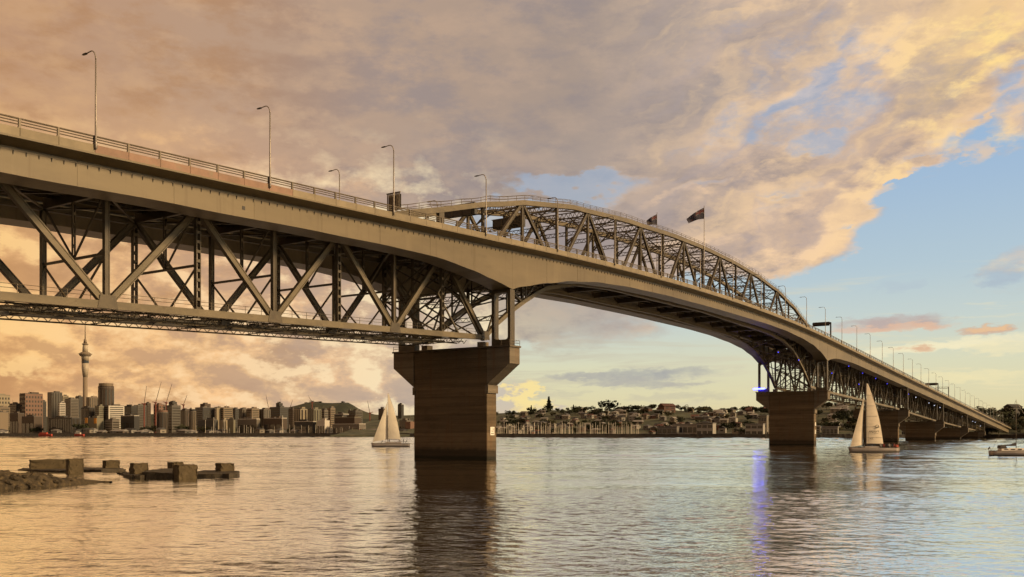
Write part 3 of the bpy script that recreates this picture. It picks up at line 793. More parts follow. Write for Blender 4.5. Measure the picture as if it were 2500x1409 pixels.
for i, p in enumerate(PIERS):
    T = PTOP[i]; t = bthing('bridge_pier', plab[i], 'bridge pier', p, 0, 0, 'concrete piers of the bridge')
    ch = min(3.7, T*.5); sh = max(T-8.0, .5); th = 1.75
    core = MB().prism([(-9.68, -5), (9.68, -5), (9.68, T-.36), (-9.68, T-.36)], -th+.07, th-.07).build('shaft', M['pier'], t)
    zz, rp = -2.2, random.Random(40+i)
    while zz < T-.5:                                  # the shaft was poured in lifts, with a joint between them
        z2 = min(zz+(1.95 if i < 3 else 2.6)+rp.uniform(-.1, .1), T-.36); e = rp.uniform(-.018, .018); c = .09
        oct_ = lambda z_, q: [(-th-e+c+q, -9.75-e+q, z_), (th+e-c-q, -9.75-e+q, z_), (th+e-q, -9.75-e+c+q, z_), (th+e-q, 9.75+e-c-q, z_), (th+e-c-q, 9.75+e-q, z_), (-th-e+c+q, 9.75+e-q, z_), (-th-e+q, 9.75+e-c-q, z_), (-th-e+q, -9.75-e+c+q, z_)]
        MB().loft([oct_(zz+.025, .03), oct_(zz+.06, 0), oct_(z2-.06, 0), oct_(z2-.025, .03)]).build('concrete_lift', M['pier'], core)
        zz = z2
    for sg in (-1, 1):
        br = MB().prism([(sg*9.78, T-.36), (sg*15.5, T-.36), (sg*15.5, T-ch), (sg*9.78, sh)], -th-.12, th+.12)
        br.build('cap_bracket', M['bracket'], t)
        if sh > 2: MB().prism([(sg*9.3, sh-1.7), (sg*10.1, sh-1.7), (sg*10.1, sh-.02), (sg*9.3, sh-.02)], -th-.1, th+.1).build('corbel', M['bracket'], t)
    MB().box((0, 0, T-.17), (2*th+.7, 31.5, .34)).build('cap_slab', M['bracket'], t)
    for y in (-YT, YT):
        MB().box((0, y, T+.55), (1.9, 1.6, 1.1)).build('bearing_block', M['bracket'], t)
    # handrail round the cap ends
    if i < 3:
        for sg in (-1, 1):
            b = MB()
            for yy in (15.5, 13.4):
                for xx in (-1.9, 1.9): b.beam((xx, sg*yy, T), (xx, sg*yy, T+1.15), .07, .07)
            for zz in (.6, 1.12):
                b.beam((-1.9, sg*15.5, T+zz), (1.9, sg*15.5, T+zz), .06, .06)
                for xx in (-1.9, 1.9): b.beam((xx, sg*15.5, T+zz), (xx, sg*13.4, T+zz), .06, .06)
            b.build('cap_handrail', M['rail'], t)
    if i in (0, 1):
        pl = MB().box((0, -9.80, 0), (1.5, .08, 1.75)).build('notice_plate', M['sign_white'], t, loc=(.15, 0, 5.9))
        # the lettering is only legible as dark lines
        for zz, w_, x0 in ((.42, .55, .3), (.05, .9, 0), (-.12, .7, 0), (-.5, 1.0, 0)):
            MB().box((x0, -9.845, zz), (w_, .012, .13 if abs(zz) > .3 else .06)).build('lettering', M['ink'], pl)
        if i == 1:
            MB().box((0, -9.80, 0), (1.3, .08, 1.5)).build('notice_plate', M['sign_white'], t, loc=(.3, 0, 9.2))

# ------------------------------------------------------------------ lamp posts
M['lamp_glass'] = material('lamp_glass', (.5, .48, .42), .2, vary=0)
def lamp_meshes():
    arc = [(0, 0, 0), (0, 0, 4), (0, 0, 8), (0, 0, 10.6)]
    pole = MB().tube([(0, 0, z) for z in (0, .9, .95, 5, 10.7)], [.17, .17, .13, .11, .085], 8).mesh('pole', M['galv'], True)
    a = [(0, .95-.95*math.cos(R(q)), 10.7+1.25*math.sin(R(q))) for q in range(0, 91, 15)]+[(0, 1.5, 11.92), (0, 1.9, 11.86)]
    arm = MB().tube(a, [.085]*5+[.075]*4, 7).mesh('arm', M['galv'], True)
    hd_ = MB().loft([[(x*w, y, 11.86+z*h_) for x, z in ((-1, 0), (-.7, .8), (.7, .8), (1, 0), (.7, -.5), (-.7, -.5))] for y, w, h_ in ((1.75, .07, .08), (1.95, .16, .13), (2.45, .18, .12), (2.75, .10, .06))]).mesh('lamp_head', M['dark'])
    lens = MB().box((0, 2.3, 11.80), (.2, .4, .04)).mesh('lens', M['lamp_glass'])
    clamp = MB().box((0, .1, .35), (.34, .34, .12)).box((0, .1, .75), (.34, .34, .12)).box((0, .02, .5), (.24, .26, .9)).mesh('base_bracket', M['dark'])
    return pole, arm, hd_, lens, clamp
LM = lamp_meshes()
def lamp(s, d, h, label, group):
    t = bthing('street_lamp', label, 'street lamp', s, d, h, group)
    link('pole', LM[0], t); link('arm', LM[1], t); q = link('lamp_head', LM[2], t); link('lens', LM[3], q); link('base_bracket', LM[4], t)
    return t
s, k = 146.9-27.2*3, 1
while s < 1090:
    lamp(s, -17.14, hd(s)+.42, 'curved-arm street lamp on the near parapet, %s from the left edge' % ORD[k], 'street lamps along the near parapet')
    s += 27.2; k += 1
lamp(124.5, 0, hd(124.5)-.1, 'shorter-looking street lamp rising behind the near railing, between the second and third tall lamps', 'street lamps between the carriageways')
lamp(153.6, 0, hd(153.6)-1.2, 'street lamp of which only the curved arm shows above the truss start', 'street lamps between the carriageways')

# ------------------------------------------------------------------ flags
M['flag_blue'] = material('flag_blue', (.014, .012, .026), .8, vary=.15)
M['flag_red'] = material('flag_red', (.07, .012, .015), .8, vary=.1)
M['flag_white'] = material('flag_white', (.13, .11, .11), .8, vary=.1)
def flag(s, d, top, label, fl=6.4):
    foot = hd(s)
    t = bthing('flagpole', label, 'flagpole', s, d, foot, 'flagpoles at the crest of the truss', rz=-BR_ROT)
    H = top-foot
    MB().tube([(0, 0, 0), (0, 0, H*.5), (0, 0, H)], [.16, .13, .08], 8).build('pole', M['galv'], t, True)
    MB().lathe([(.02, H-.02), (.16, H+.08), (.16, H+.2), (.02, H+.3)], 8).build('finial', M['galv'], t)
    nu, nv = 24, 14; b = MB(); hoist = 3.6
    def pos(u, v):
        sag = .62*u+.22*u*u
        x = -fl*.93*u*(1-.10*v*u); z = H-.25-v*hoist*(1-.58*u)-fl*.78*sag*.95
        y = .45*math.sin(u*8.5+v*1.6)*u-1.6*u
        return (x, y, z)
    b.v = [pos(i/nu, j/nv) for i in range(nu+1) for j in range(nv+1)]
    stars = ((.68, .2), (.82, .40), (.58, .45), (.70, .78))
    for i in range(nu):
        for j in range(nv):
            u, v = (i+.5)/nu, (j+.5)/nv; mi = 0
            if u < .5 and v < .5:                                 # canton with crosses
                a, c = u/.5, v/.5
                if abs(a-.5) < .10 or abs(c-.5) < .16: mi = 1
                elif abs(a-c) < .13 or abs(a+c-1) < .13: mi = 2
            elif any(abs(u-p) < .03 and abs(v-q) < .055 for p, q in stars): mi = 1
            b.f.append((i*(nv+1)+j, (i+1)*(nv+1)+j, (i+1)*(nv+1)+j+1, i*(nv+1)+j+1)); b.m.append(mi)
    b.build('flag_cloth', [M['flag_blue'], M['flag_red'], M['flag_white']], t, True, fix=False)
flag(281.2, -8.2, 77.8, 'flagpole with dark blue ensign blowing left, in front of the near top chord')
flag(281.2, 8.2, 77.8, 'flagpole with dark flag half hidden behind the near top chord', 4.0)

# ------------------------------------------------------------------ sign gantries further along
def gantry(s, beam_h, reach, label, board):
    t = bthing('sign_gantry', label, 'sign gantry', s, -16.5, hd(s), 'sign gantries over the near roadway')
    MB().box((0, 0, beam_h/2), (.55, .5, beam_h)).build('post', M['dark'], t)
    if board:
        MB().box((0, reach/2, beam_h-.4), (.6, reach, .9)).build('cross_beam', M['dark'], t)
        MB().box((.4, reach/2+.3, beam_h-.5), (.15, reach-.6, 1.7)).build('sign_board', M['dark'], t)
    else:
        for dz in (0, -1.1): MB().box((0, reach/2, beam_h+dz-.1), (.25, reach, .2)).build('cross_beam', M['galv'], t)
        for i in range(5): MB().beam((0, reach*i/5, beam_h-.1), (0, reach*(i+1)/5, beam_h-1.2), .12, .12).build('lacing', M['galv'], t)
gantry(402.6, 7.6, 7.6, 'dark sign gantry at the far end of the truss, above the second pier', True)
gantry(676, 6.6, 8.0, 'flat dark sign board gantry over the descending deck', True)
gantry(721, 8.2, 9.0, 'open frame gantry with square post over the descending deck', False)

# ------------------------------------------------------------------ blue and white lights under the deck
M['blue_led'] = material('blue_led', (.05, .05, .4), .3, vary=0, emit=(.03, .035, 1.0), estr=30)
M['blue_small'] = material('blue_led_small', (.05, .05, .4), .3, vary=0, emit=(.06, .06, 1.0), estr=2.2)
M['white_small'] = material('white_led_small', (.4, .4, .4), .3, vary=0, emit=(.75, .8, 1.0), estr=2.5)
t = bthing('blue_floodlight', 'bright blue light bar on the left end of the second pier cap', 'floodlight', P2-1.9, 14.2, 24.3)
MB().box((0, 0, .55), (.5, 5.0, .6)).build('light_bar', M['blue_led'], t)
for y in (-2.2, 0, 2.2): MB().box((.1, y, .2), (.2, .15, .5)).build('bracket', M['dark'], t)
for k, (x, y, c) in enumerate(((1900, 860, 0), (1950, 879, 0), (2031, 911, 0), (2072, 894, 0), (2106, 911, 0), (2138, 924, 0), (2166, 937, 0), (2097, 938, 0), (2218, 962, 0), (2236, 970, 1), (2268, 984, 1), (2281, 990, 1), (2295, 995, 1), (2349, 1018, 1), (2375, 1029, 1), (2381, 1031, 1), (2394, 1040, 1))):
    xi = (x-1250)/F_PX; D = 109.4 if y not in (860, 879, 938, 911) else 111.6
    s = D*(CP+xi*SP)/(SP-xi*CP); z = s*CP+D*SP
    t = bthing('underdeck_light', ('small blue' if not c else 'small white')+' light under the deck, %s from the left' % ORD[k+1], 'light', s, D-DC, CAM_H+(Y_H-y)*z/F_PX, 'small lights under the deck')
    MB().lathe([(.05, -.2), (.20, -.15), (.22, 0), (.14, .15)], 8).build('lens', M['white_small' if c else 'blue_small'], t)
    MB().lathe([(.22, .2), (.22, .5), (.1, .8)], 8).build('housing', M['dark'], t)

# ------------------------------------------------------------------ foreground: old pile caps and rocks
M['old_concrete'] = material('weathered_concrete', (.085, .062, .032), .9, vary=.28, scale=.9, stain=(.035, .024, .013), stain_r=(.5, .7), stain_scale=1.8, bump=.08, bscale=3)
M['wet_slab'] = material('weedy_slab', (.035, .026, .015), .75, vary=.4, scale=1.2, stain=(.085, .062, .034), stain_r=(.5, .72), bump=.1, bscale=4)
M['rock'] = material('reef_rock', (.042, .030, .016), .9, vary=.5, scale=.8, stain=(.11, .078, .038), stain_r=(.52, .68), stain_scale=1.7, bump=.2, bscale=2.2)
def rough_block(w, d, h, chip=.07, seed=0, n=4):
    """concrete block with worn edges"""
    rnd = random.Random(seed); bm = bmesh.new(); bmesh.ops.create_cube(bm, size=1)
    bmesh.ops.scale(bm, vec=(w, d, h), verts=bm.verts)
    bmesh.ops.bevel(bm, geom=list(bm.edges), offset=.07, segments=2, affect='EDGES', profile=.6)
    bmesh.ops.subdivide_edges(bm, edges=[e for e in bm.edges if e.calc_length() > .5], cuts=n, use_grid_fill=True)
    for v in bm.verts:
        edge = sum(abs(abs(c)-s_/2) < .12 for c, s_ in zip(v.co, (w, d, h)))
        a = chip*(1.6 if edge >= 2 else .35)
        v.co += Vector((rnd.gauss(0, a*.5), rnd.gauss(0, a*.5), rnd.gauss(0, a*.5)))
        v.co.z += h/2
    me = bpy.data.meshes.new('block'); bm.to_mesh(me); bm.free(); return me
def on_water(x, y): return px(x, y, CAM_H*F_PX/(y-Y_H))
def block(x0, x1, y0, y1, label, left=.42, yaw=46, name='concrete_block', base=0., mat='old_concrete', seed=0, zoff=0):
    p = on_water((x0+x1)/2, y1+base); sc = p.y/F_PX
    w = (x1-x0)*sc; a = w*left/math.cos(R(yaw)); c = w*(1-left)/math.sin(R(yaw)); h = (y1-y0)*sc
    me = rough_block(a, c, h+.5, seed=seed); me.materials.append(M[mat])
    # local x runs along the lit (right) face, which recedes to the right
    o = link(name, me, None, (p.x, p.y+(a*math.sin(R(yaw))+c*math.cos(R(yaw)))/2, zoff-.5 + base*sc), (0, 0, -R(yaw)))
    return tag(o, label, 'concrete block', 'old concrete pile caps in the water')
block(60, 160, 1123, 1149, 'long low concrete wall, leftmost of the old pile caps', left=.14, yaw=58, seed=1)
block(152, 193, 1121, 1155, 'cracked concrete block at the right end of the long low wall', left=.40, seed=2)
block(243, 283, 1125, 1147, 'concrete block standing alone between the two groups of pile caps', left=.40, seed=3, base=2)
block(308, 352, 1132, 1159, 'left block of the larger ruined group, on a dark slab', left=.42, seed=4, base=4)
block(401, 441, 1129, 1148, 'small block at the back of the larger ruined group', left=.5, seed=5)
block(430-17, 470, 1136, 1168, 'tallest block at the front of the larger ruined group', left=.42, seed=6)
block(519, 564, 1132, 1154, 'right block of the larger ruined group, on a pale slab', left=.44, seed=7, base=6)
def slab(pts, h, label, seed):
    rnd = random.Random(seed); b = MB()
    top, bot = [], []
    for (x, y) in pts:
        p = on_water(x, y); top.append((p.x, p.y, h*rnd.uniform(.8, 1.2))); bot.append((p.x, p.y, -1))
    # refine the outline
    def fine(r):
        o = []
        for i in range(len(r)):
            a, c = Vector(r[i]), Vector(r[(i+1) % len(r)])
            o += [a+(c-a)*q/5 for q in range(5)]
        return o
    t2, b2 = fine(top), fine(bot)
    for i in range(len(t2)):
        j = Vector((rnd.gauss(0, .12), rnd.gauss(0, .25), rnd.gauss(0, .05))); t2[i] += j; b2[i] += j
    b.loft([b2, t2])
    return tag(b.build('ruined_slab', M['wet_slab']), label, 'concrete slab', 'old concrete slabs in the water')
slab([(45, 1150), (150, 1153), (200, 1153), (205, 1147), (60, 1146)], .22, 'dark weedy slab under the long low wall', 1)
slab([(195, 1151), (245, 1153), (302, 1150), (300, 1147), (200, 1148)], .3, 'thin dark slab under the lone concrete block', 2)
slab([(290, 1160), (320, 1166), (350, 1166), (372, 1160), (350, 1159), (296, 1158)], .3, 'dark slab under the left block of the ruined group', 3)
slab([(345, 1165), (420, 1167), (440, 1160), (436, 1154), (400, 1155), (370, 1160)], .75, 'sloping rubble slab in the middle of the ruined group', 4)
slab([(468, 1166), (560, 1166), (580, 1164), (582, 1158), (500, 1157), (462, 1160)], .42, 'long pale slab under the right block of the ruined group', 5)

def grid_mesh(name, xs, ys, zf, mat, smooth=False):
    Xg, Yg = np.meshgrid(xs, ys, indexing='ij'); Z = zf(Xg, Yg)
    n, m_ = Xg.shape; v = np.stack([Xg, Yg, Z], -1).reshape(-1, 3)
    i, j = np.meshgrid(np.arange(n-1), np.arange(m_-1), indexing='ij'); a = (i*m_+j).ravel()
    f = np.stack([a, a+m_, a+m_+1, a+1], -1)
    me = bpy.data.meshes.new(name); me.from_pydata(v.tolist(), [], f.tolist()); me.materials.append(mat)
    if smooth: me.polygons.foreach_set('use_smooth', [True]*len(me.polygons))
    me.update(); return me
# rocky spit: crest runs from off frame left to a low tip
def reef(Xg, Yg):
    t_ = np.clip((Xg+46)/-26, 0, 1.6)
    yc = 103.5-14*np.clip((-Xg-46)/9, 0, 1)-2.5*np.clip((-Xg-55)/14, 0, 1)
    half = .6+8.5*np.clip(t_*2.1, 0, 1)
    prof = np.clip(1-((Yg-yc)/half)**2, -1, 1)
    h = prof*(0.25+1.45*np.clip(t_*3.2, 0, 1)**.8)
    r = fbm(Xg*.42+5, Yg*.42)-.5; r2 = fbm(Xg*1.5, Yg*1.3+9, 4)-.5; r3 = 1-2*np.abs(fbm(Xg*.8+3, Yg*.8+4, 3)-.5)
    h = h + r*1.2*np.clip(prof+.5, 0, 1)*np.clip(t_*5, .15, 1) + np.abs(r2)*1.3*np.clip(t_*5, .25, 1) + (r3-.8)*.8*np.clip(prof+.4, 0, 1)*np.clip(t_*4, .1, 1)-.12
    return np.clip(h, -1.2, 9)
me = grid_mesh('rocky_spit', np.arange(-82, -44.8, .22), np.arange(72, 116, .26), reef, M['rock'])
spit = tag(link('rocky_spit', me), kind='structure')
def boulder_mesh(seed):
    rnd = random.Random(seed); bm = bmesh.new(); bmesh.ops.create_icosphere(bm, subdivisions=2, radius=1)
    for v in bm.verts:
        v.co *= 1+rnd.gauss(0, .11); v.co.x *= 1.25; v.co.z *= .72
        v.co = Vector([round(c*2.2)/2.2*.35+c*.65 for c in v.co])
    me = bpy.data.meshes.new('boulder'); bm.to_mesh(me); bm.free(); me.materials.append(M['rock']); return me
BO = [boulder_mesh(i) for i in range(5)]
rb = random.Random(4)
for i in range(90):
    x = rb.uniform(-62, -47.5); t_ = np.clip((-x-46)/9, 0, 1)
    yc = 103.5-14*t_; y = yc+rb.gauss(-2.5, 2.6)*(.35+t_)
    z = float(reef(np.array([[x]]), np.array([[y]]))[0, 0])
    if z < -.3: continue
    s_ = rb.uniform(.15, .55)*(.5+.6*t_)
    link('boulder', BO[i % 5], spit, (x, y, z+.05), (rb.uniform(-.4, .4), rb.uniform(-.4, .4), rb.uniform(0, 6)), (s_, s_, s_))

# ------------------------------------------------------------------ far shores
M['stone_wall'] = material('breakwater_stone', (.020, .016, .012), .9, vary=.45, scale=.25, stain=(.04, .033, .026), stain_r=(.55, .7))
M['hillside'] = material('hillside_scrub', (.045, .05, .028), .95, vary=.5, scale=.03, stain=(.09, .08, .05), stain_r=(.5, .65), stain_scale=.06)
M['hill_grass'] = material('hill_grass', (.042, .042, .024), .95, vary=.35, scale=.004, stain=(.020, .024, .014), stain_r=(.5, .6), stain_scale=.012)
M['land'] = material('reclaimed_land', (.10, .09, .075), .95, vary=.3, scale=.02)
def berm(pts, h, name, width=14, mat='stone_wall'):
    """rock-faced breakwater along waterline points"""
    rnd = random.Random(len(pts)); b = MB(); rings = []
    P_ = []
    for a, c in zip(pts, pts[1:]):
        n = 40
        P_ += [a+(c-a)*i/n for i in range(n)]
    P_.append(pts[-1])
    for p in P_:
        j = rnd.uniform(-.5, .5)
        rings.append([(p.x, p.y-2+j, -2), (p.x, p.y+j*.5, .3), (p.x, p.y+2.8+j, h*.6+rnd.uniform(-.4, .4)), (p.x, p.y+4.6, h+rnd.uniform(-.25, .3)), (p.x, p.y+width, h+rnd.uniform(-.2, .2)), (p.x, p.y+width+5, -2)])
    b.loft(rings)
    return tag(b.build(name, M[mat]), kind='structure')
W2 = lambda x, y, z: (lambda q: Vector((q.x, q.y, 0)))(px(x, y, z))
berm([W2(-400, 0, 1560), W2(300, 0, 1540), W2(740, 0, 1500), W2(910, 0, 1430), W2(1060, 0, 1280)], 4.6, 'sea_wall', 20)
berm([W2(1000, 0, 1180), W2(1215, 0, 1110), W2(1560, 0, 1040), W2(1870, 0, 960), W2(2080, 0, 930)], 4.1, 'breakwater', 12)
berm([W2(2060, 0, 980), W2(2300, 0, 985), W2(2420, 0, 960), W2(2560, 0, 900), W2(2800, 0, 860)], 3.6, 'far_sea_wall', 14)
# land platform under the city and hillside suburb
b = MB(); o = [W2(-700, 0, 1600), W2(300, 0, 1600), W2(740, 0, 1560), W2(910, 0, 1490), W2(1040, 0, 1350), W2(1180, 0, 1230), W2(1250, 0, 4200), W2(-700, 0, 5200)]
b.loft([[(p.x, p.y, -3) for p in o], [(p.x, p.y, 2.6) for p in o]]); tag(b.build('city_ground', M['land']), kind='structure')
RX = [900, 1000, 1213, 1300, 1330, 1390, 1440, 1480, 1560, 1620, 1700, 1860, 1940, 2000, 2070, 2200, 2330, 2390, 2450, 2510, 2600, 2800, 3100]
RY = [1026, 1020, 1009, 1006, 1002, 1003, 1004, 1006, 1001, 1000, 1004, 1004, 1000, 992, 990, 1006, 1012, 1014, 1016, 1020, 1012, 1004, 996]
ZS = lambda xi: np.interp(xi, [900, 1250, 1600, 2000, 2400, 3000], [1330, 1230, 1110, 1030, 1010, 950])
def suburb(Xg, Yg):
    xi = 1250+Xg/Yg*F_PX
    zs = ZS(xi); ridge = np.interp(xi, RX, RY); zr = zs+np.interp(xi, [900, 1900, 2400], [420, 330, 120])
    Hr = CAM_H+(Y_H-ridge)*zr/F_PX
    t_ = np.clip((Yg-zs-25)/(zr-zs-25), 0, 1.6)
    e = np.clip(t_, 0, 1); h = 2.4+(Hr-2.4)*(e*e*(3-2*e)*.55+e*.45)-np.clip(t_-1, 0, 1)*Hr*.5
    h = h + (fbm(Xg*.012, Yg*.012)-.5)*5*e
    return np.where(Yg < zs-8, -3, h)
me = grid_mesh('suburb_hillside', np.arange(-260, 1150, 9), np.arange(940, 1950, 9), suburb, M['hillside'], True)
tag(link('suburb_hillside', me), kind='structure')
def cone_hill(name, prof, z, mat, depth=500):
    """long hill from a skyline of (x, y) pixels at depth z"""
    rings = []
    for x, y in prof:
        p = px(x, y, z); h = p.z; j = fbm(np.array(p.x*.01), np.array(.3))
        rings.append([(p.x, z-depth, 0), (p.x, z-depth*.45, h*.5), (p.x, z-depth*.12, h*.93), (p.x, z, h), (p.x, z+depth*.2, h*.85), (p.x, z+depth, 0)])
    b = MB(); b.loft(rings, closed=False, cap=False)
    return tag(b.build(name, M[mat], None, True), kind='structure')
cone_hill('volcanic_hill', [(560, 1030), (640, 1003), (690, 997), (720, 991), (742, 985), (760, 981), (776, 980.5), (790, 983.5), (812, 984), (838, 983), (850, 983), (862, 989), (876, 998), (892, 1005), (915, 1012), (960, 1015), (1020, 1013), (1060, 1012), (1120, 1015), (1250, 1022), (1400, 1030)], 4300, 'hill_grass')
cone_hill('city_ridge', [(-300, 1028), (-100, 1020), (60, 1018), (200, 1016), (320, 1012), (420, 1010), (560, 1012), (700, 1018), (800, 1024), (900, 1032)], 3600, 'hill_grass', 300)

# ------------------------------------------------------------------ trees
def leaf_mat(name, col): return material(name, col, .85, vary=.45, scale=.35, obj_var=.25, spec=.15)
M['leaf_a'] = leaf_mat('foliage_dark', (.026, .030, .015)); M['leaf_b'] = leaf_mat('foliage_mid', (.038, .042, .020)); M['leaf_c'] = leaf_mat('foliage_olive', (.048, .044, .022))
M['bark'] = material('bark', (.06, .045, .03), .9)
def crown_mesh(seed, kind='round', n=420):
    rnd = random.Random(seed); b = MB()
    lobes = [(Vector((rnd.gauss(0, .33), rnd.gauss(0, .33), rnd.uniform(.45, .95))), rnd.uniform(.22, .42)) for _ in range(9)]
    for i in range(n):
        if kind == 'round':
            c, r = rnd.choice(lobes); d = Vector((rnd.gauss(0, 1), rnd.gauss(0, 1), rnd.gauss(0, 1))).normalized()*r*rnd.uniform(.6, 1.05); p = c+Vector((d.x, d.y, d.z*.75))
        else:
            h = rnd.random()**.8; a = rnd.uniform(0, 6.28); r = (.26*(1-h)+.02)*rnd.uniform(.3, 1)*(1 if int(h*11) % 2 else .7); p = Vector((r*math.cos(a), r*math.sin(a), .12+h*.88))
        s_ = rnd.uniform(.05, .11) if kind == 'round' else rnd.uniform(.03, .07)
        u = Vector((rnd.gauss(0, 1), rnd.gauss(0, 1), rnd.gauss(0, 1))).normalized(); v = u.orthogonal().normalized()
        b.add([p+u*s_, p+v*s_*.8, p-u*s_, p-v*s_*.8], [(0, 1, 2, 3)])
    return b.mesh('crown', M['leaf_a'], fix=False)
CR = [crown_mesh(i) for i in range(5)]; CRB = []; CRC = []
for c in CR[:3]:
    d = c.copy(); d.materials[0] = M['leaf_b']; CRB.append(d)
    d = c.copy(); d.materials[0] = M['leaf_c']; CRC.append(d)
PN = [crown_mesh(20+i, 'pine', 500) for i in range(2)]
tm = MB().tube([(0, 0, -.1), (.01, 0, .3), (0, .02, .62)], [.035, .026, .012], 6)
for a in range(5):
    q = a*1.26; tm.tube([(0, 0, .3+.05*a), (.2*math.cos(q), .2*math.sin(q), .58+.05*a)], [.016, .006], 4)
TRM = tm.mesh('trunk', M['bark']); TRP = MB().tube([(0, 0, -.1), (0, 0, .95)], [.02, .004], 6).mesh('trunk', M['bark'])
def tree(x, y, z, h, label, kind='round', group='trees on the far hillside', w=1.):
    t = thing('pine_tree' if kind == 'pine' else 'tree', label, 'tree', (x, y, z), random.uniform(0, 6.28), group); t.scale = (h*w, h*w, h)
    if kind == 'pine': link('crown', random.choice(PN), t); link('trunk', TRP, t)
    else: link('crown', random.choice(CR+CRB+CRC), t); link('trunk', TRM, t)
    return t
def sub_z(x, y): return float(suburb(np.array([[x]]), np.array([[y]]))[0, 0])
rt = random.Random(11)

# ------------------------------------------------------------------ hillside houses
HW = [material('house_wall_%s' % n, tuple(k*.50 for k in c), .8, vary=.12, scale=.2, obj_var=.25) for n, c in (('white', (.50, .46, .40)), ('cream', (.42, .36, .28)), ('grey', (.26, .24, .22)), ('brown', (.20, .15, .11)), ('brick', (.20, .10, .07)))]
HR = [material('house_roof_%s' % n, tuple(k*.50 for k in c), .7, vary=.15, scale=.3, obj_var=.25) for n, c in (('grey', (.12, .115, .11)), ('red', (.16, .065, .045)), ('pale', (.36, .33, .30)), ('dark', (.05, .047, .045)))]
M['glass_dark'] = material('dark_glazing', (.03, .032, .035), .15, vary=0, spec=.5)
unit = {}
def ubox(mat):
    if mat.name not in unit:
        unit[mat.name] = MB().box((0, 0, .5), (1, 1, 1)).mesh('box', mat)
    return unit[mat.name]
groof = {}
def gable(mat):
    if mat.name not in groof:
        groof[mat.name] = MB().loft([[(-.55, -.58, 0), (-.55, .58, 0), (-.55, 0, .55)], [(.55, -.58, 0), (.55, .58, 0), (.55, 0, .55)]]).mesh('roof', mat)
    return groof[mat.name]
hip = {}
def hiproof(mat):
    if mat.name not in hip:
        hip[mat.name] = MB().add([(-.57, -.57, 0), (.57, -.57, 0), (.57, .57, 0), (-.57, .57, 0), (-.2, 0, .42), (.2, 0, .42)], [(0, 1, 5, 4), (1, 2, 5), (2, 3, 4, 5), (3, 0, 4), (3, 2, 1, 0)]).mesh('roof', mat)
    return hip[mat.name]
wn_ = ['white', 'cream', 'grey', 'brown', 'brick']; rn_ = ['grey', 'red', 'pale', 'dark']
def house(x, y, z, w, d, h, rz, wi, ri, label, group):
    t = thing('house', label, 'house', (x, y, z), rz, group)
    link('wall', ubox(HW[wi]), t, (0, 0, -4), None, (w, d, h+4))
    k = link('roof', (gable if (wi+ri) % 2 else hiproof)(HR[ri]), t, (0, 0, h), None, (w, d, min(w, d)*.55))
    for i in range(2 if h < 5 else 4):
        zz = h*.55 if h < 5 else (h*.22 if i > 1 else h*.68)
        link('window', ubox(M['glass_dark']), t, ((-.25+.5*(i % 2))*w, -d/2-.02, zz-.6), None, (w*.24, .12, 1.3))
    link('window', ubox(M['glass_dark']), t, (w/2+.02, 0, h*.5-.6), None, (.12, d*.4, 1.4))
cnt = 0
for i in range(345):
    xi = rt.uniform(1190, 1880) if i < 290 else rt.choice([rt.uniform(1985, 2080), rt.uniform(2010, 2200)])
    zs = float(ZS(xi)); y = zs+35+rt.random()**.9*300
    x = (xi-1250)/F_PX*y
    if i % 9 < 5:
        w = rt.uniform(7, 13); d = rt.uniform(6, 9); h = rt.choice([3.0, 3.4, 4.8, 5.2, 6.2]); wi = rt.choice([0, 0, 0, 1, 1, 2, 3, 4]); ri = rt.choice([0, 0, 1, 2, 2, 2, 3])
        house(x, y, sub_z(x, y), w, d, h, -R(rt.choice([28, 35, 42, 120])+rt.uniform(-8, 8)), wi, ri, '%s %s-walled house with %s roof on the hillside' % ('two-storey' if h > 4 else 'single-storey', wn_[wi], rn_[ri]), '%s %s houses, %s roofs' % ('tall' if h > 4 else 'low', wn_[wi], rn_[ri]))
    else:
        tree(x, y, sub_z(x, y)-.5, rt.uniform(5, 10), 'rounded dark tree among the hillside houses')
for i in range(45):                                   # dark trees on the skyline of the suburb
    xi = rt.uniform(1200, 1880); y = float(ZS(xi))+rt.uniform(310, 370); x = (xi-1250)/F_PX*y
    tree(x, y, sub_z(x, y)-1, rt.uniform(5, 9), 'low bushy tree on the suburban skyline', group='trees on the suburban skyline')
for xi, h, lab in ((1340, 26, 'tall slender pine standing clear on the skyline'), (1297, 14, 'small dark conifer on the skyline, left of the tall pine'), (1400, 13, 'thin conifer on the skyline, right of the tall pine')):
    y = float(ZS(xi))+335; x = (xi-1250)/F_PX*y; tree(x, y, sub_z(x, y)-1, h, lab, 'pine', 'conifers on the skyline')
y = float(ZS(1488))+300; x = (1488-1250)/F_PX*y; tree(x, y, sub_z(x, y), 19, 'big rounded tree breaking the suburban skyline', w=1.1)
for i in range(62):                                  # wooded point at the far bridge end
    xi = rt.uniform(2340, 2680) if i < 50 else rt.uniform(2010, 2200); zs = float(ZS(xi)); y = zs+rt.uniform(12, 150); x = (xi-1250)/F_PX*y
    tree(x, y, sub_z(x, y)-1, rt.uniform(7, 13), 'dark tree on the wooded point by the bridge end', group='trees on the wooded point', w=rt.uniform(.9, 1.4))
p = px(2473, 1000, 1130); house(p.x, p.y, p.z-10, 17, 12, 13, R(20), 2, 3, 'flat dark block on top of the wooded point', 'buildings on the point')

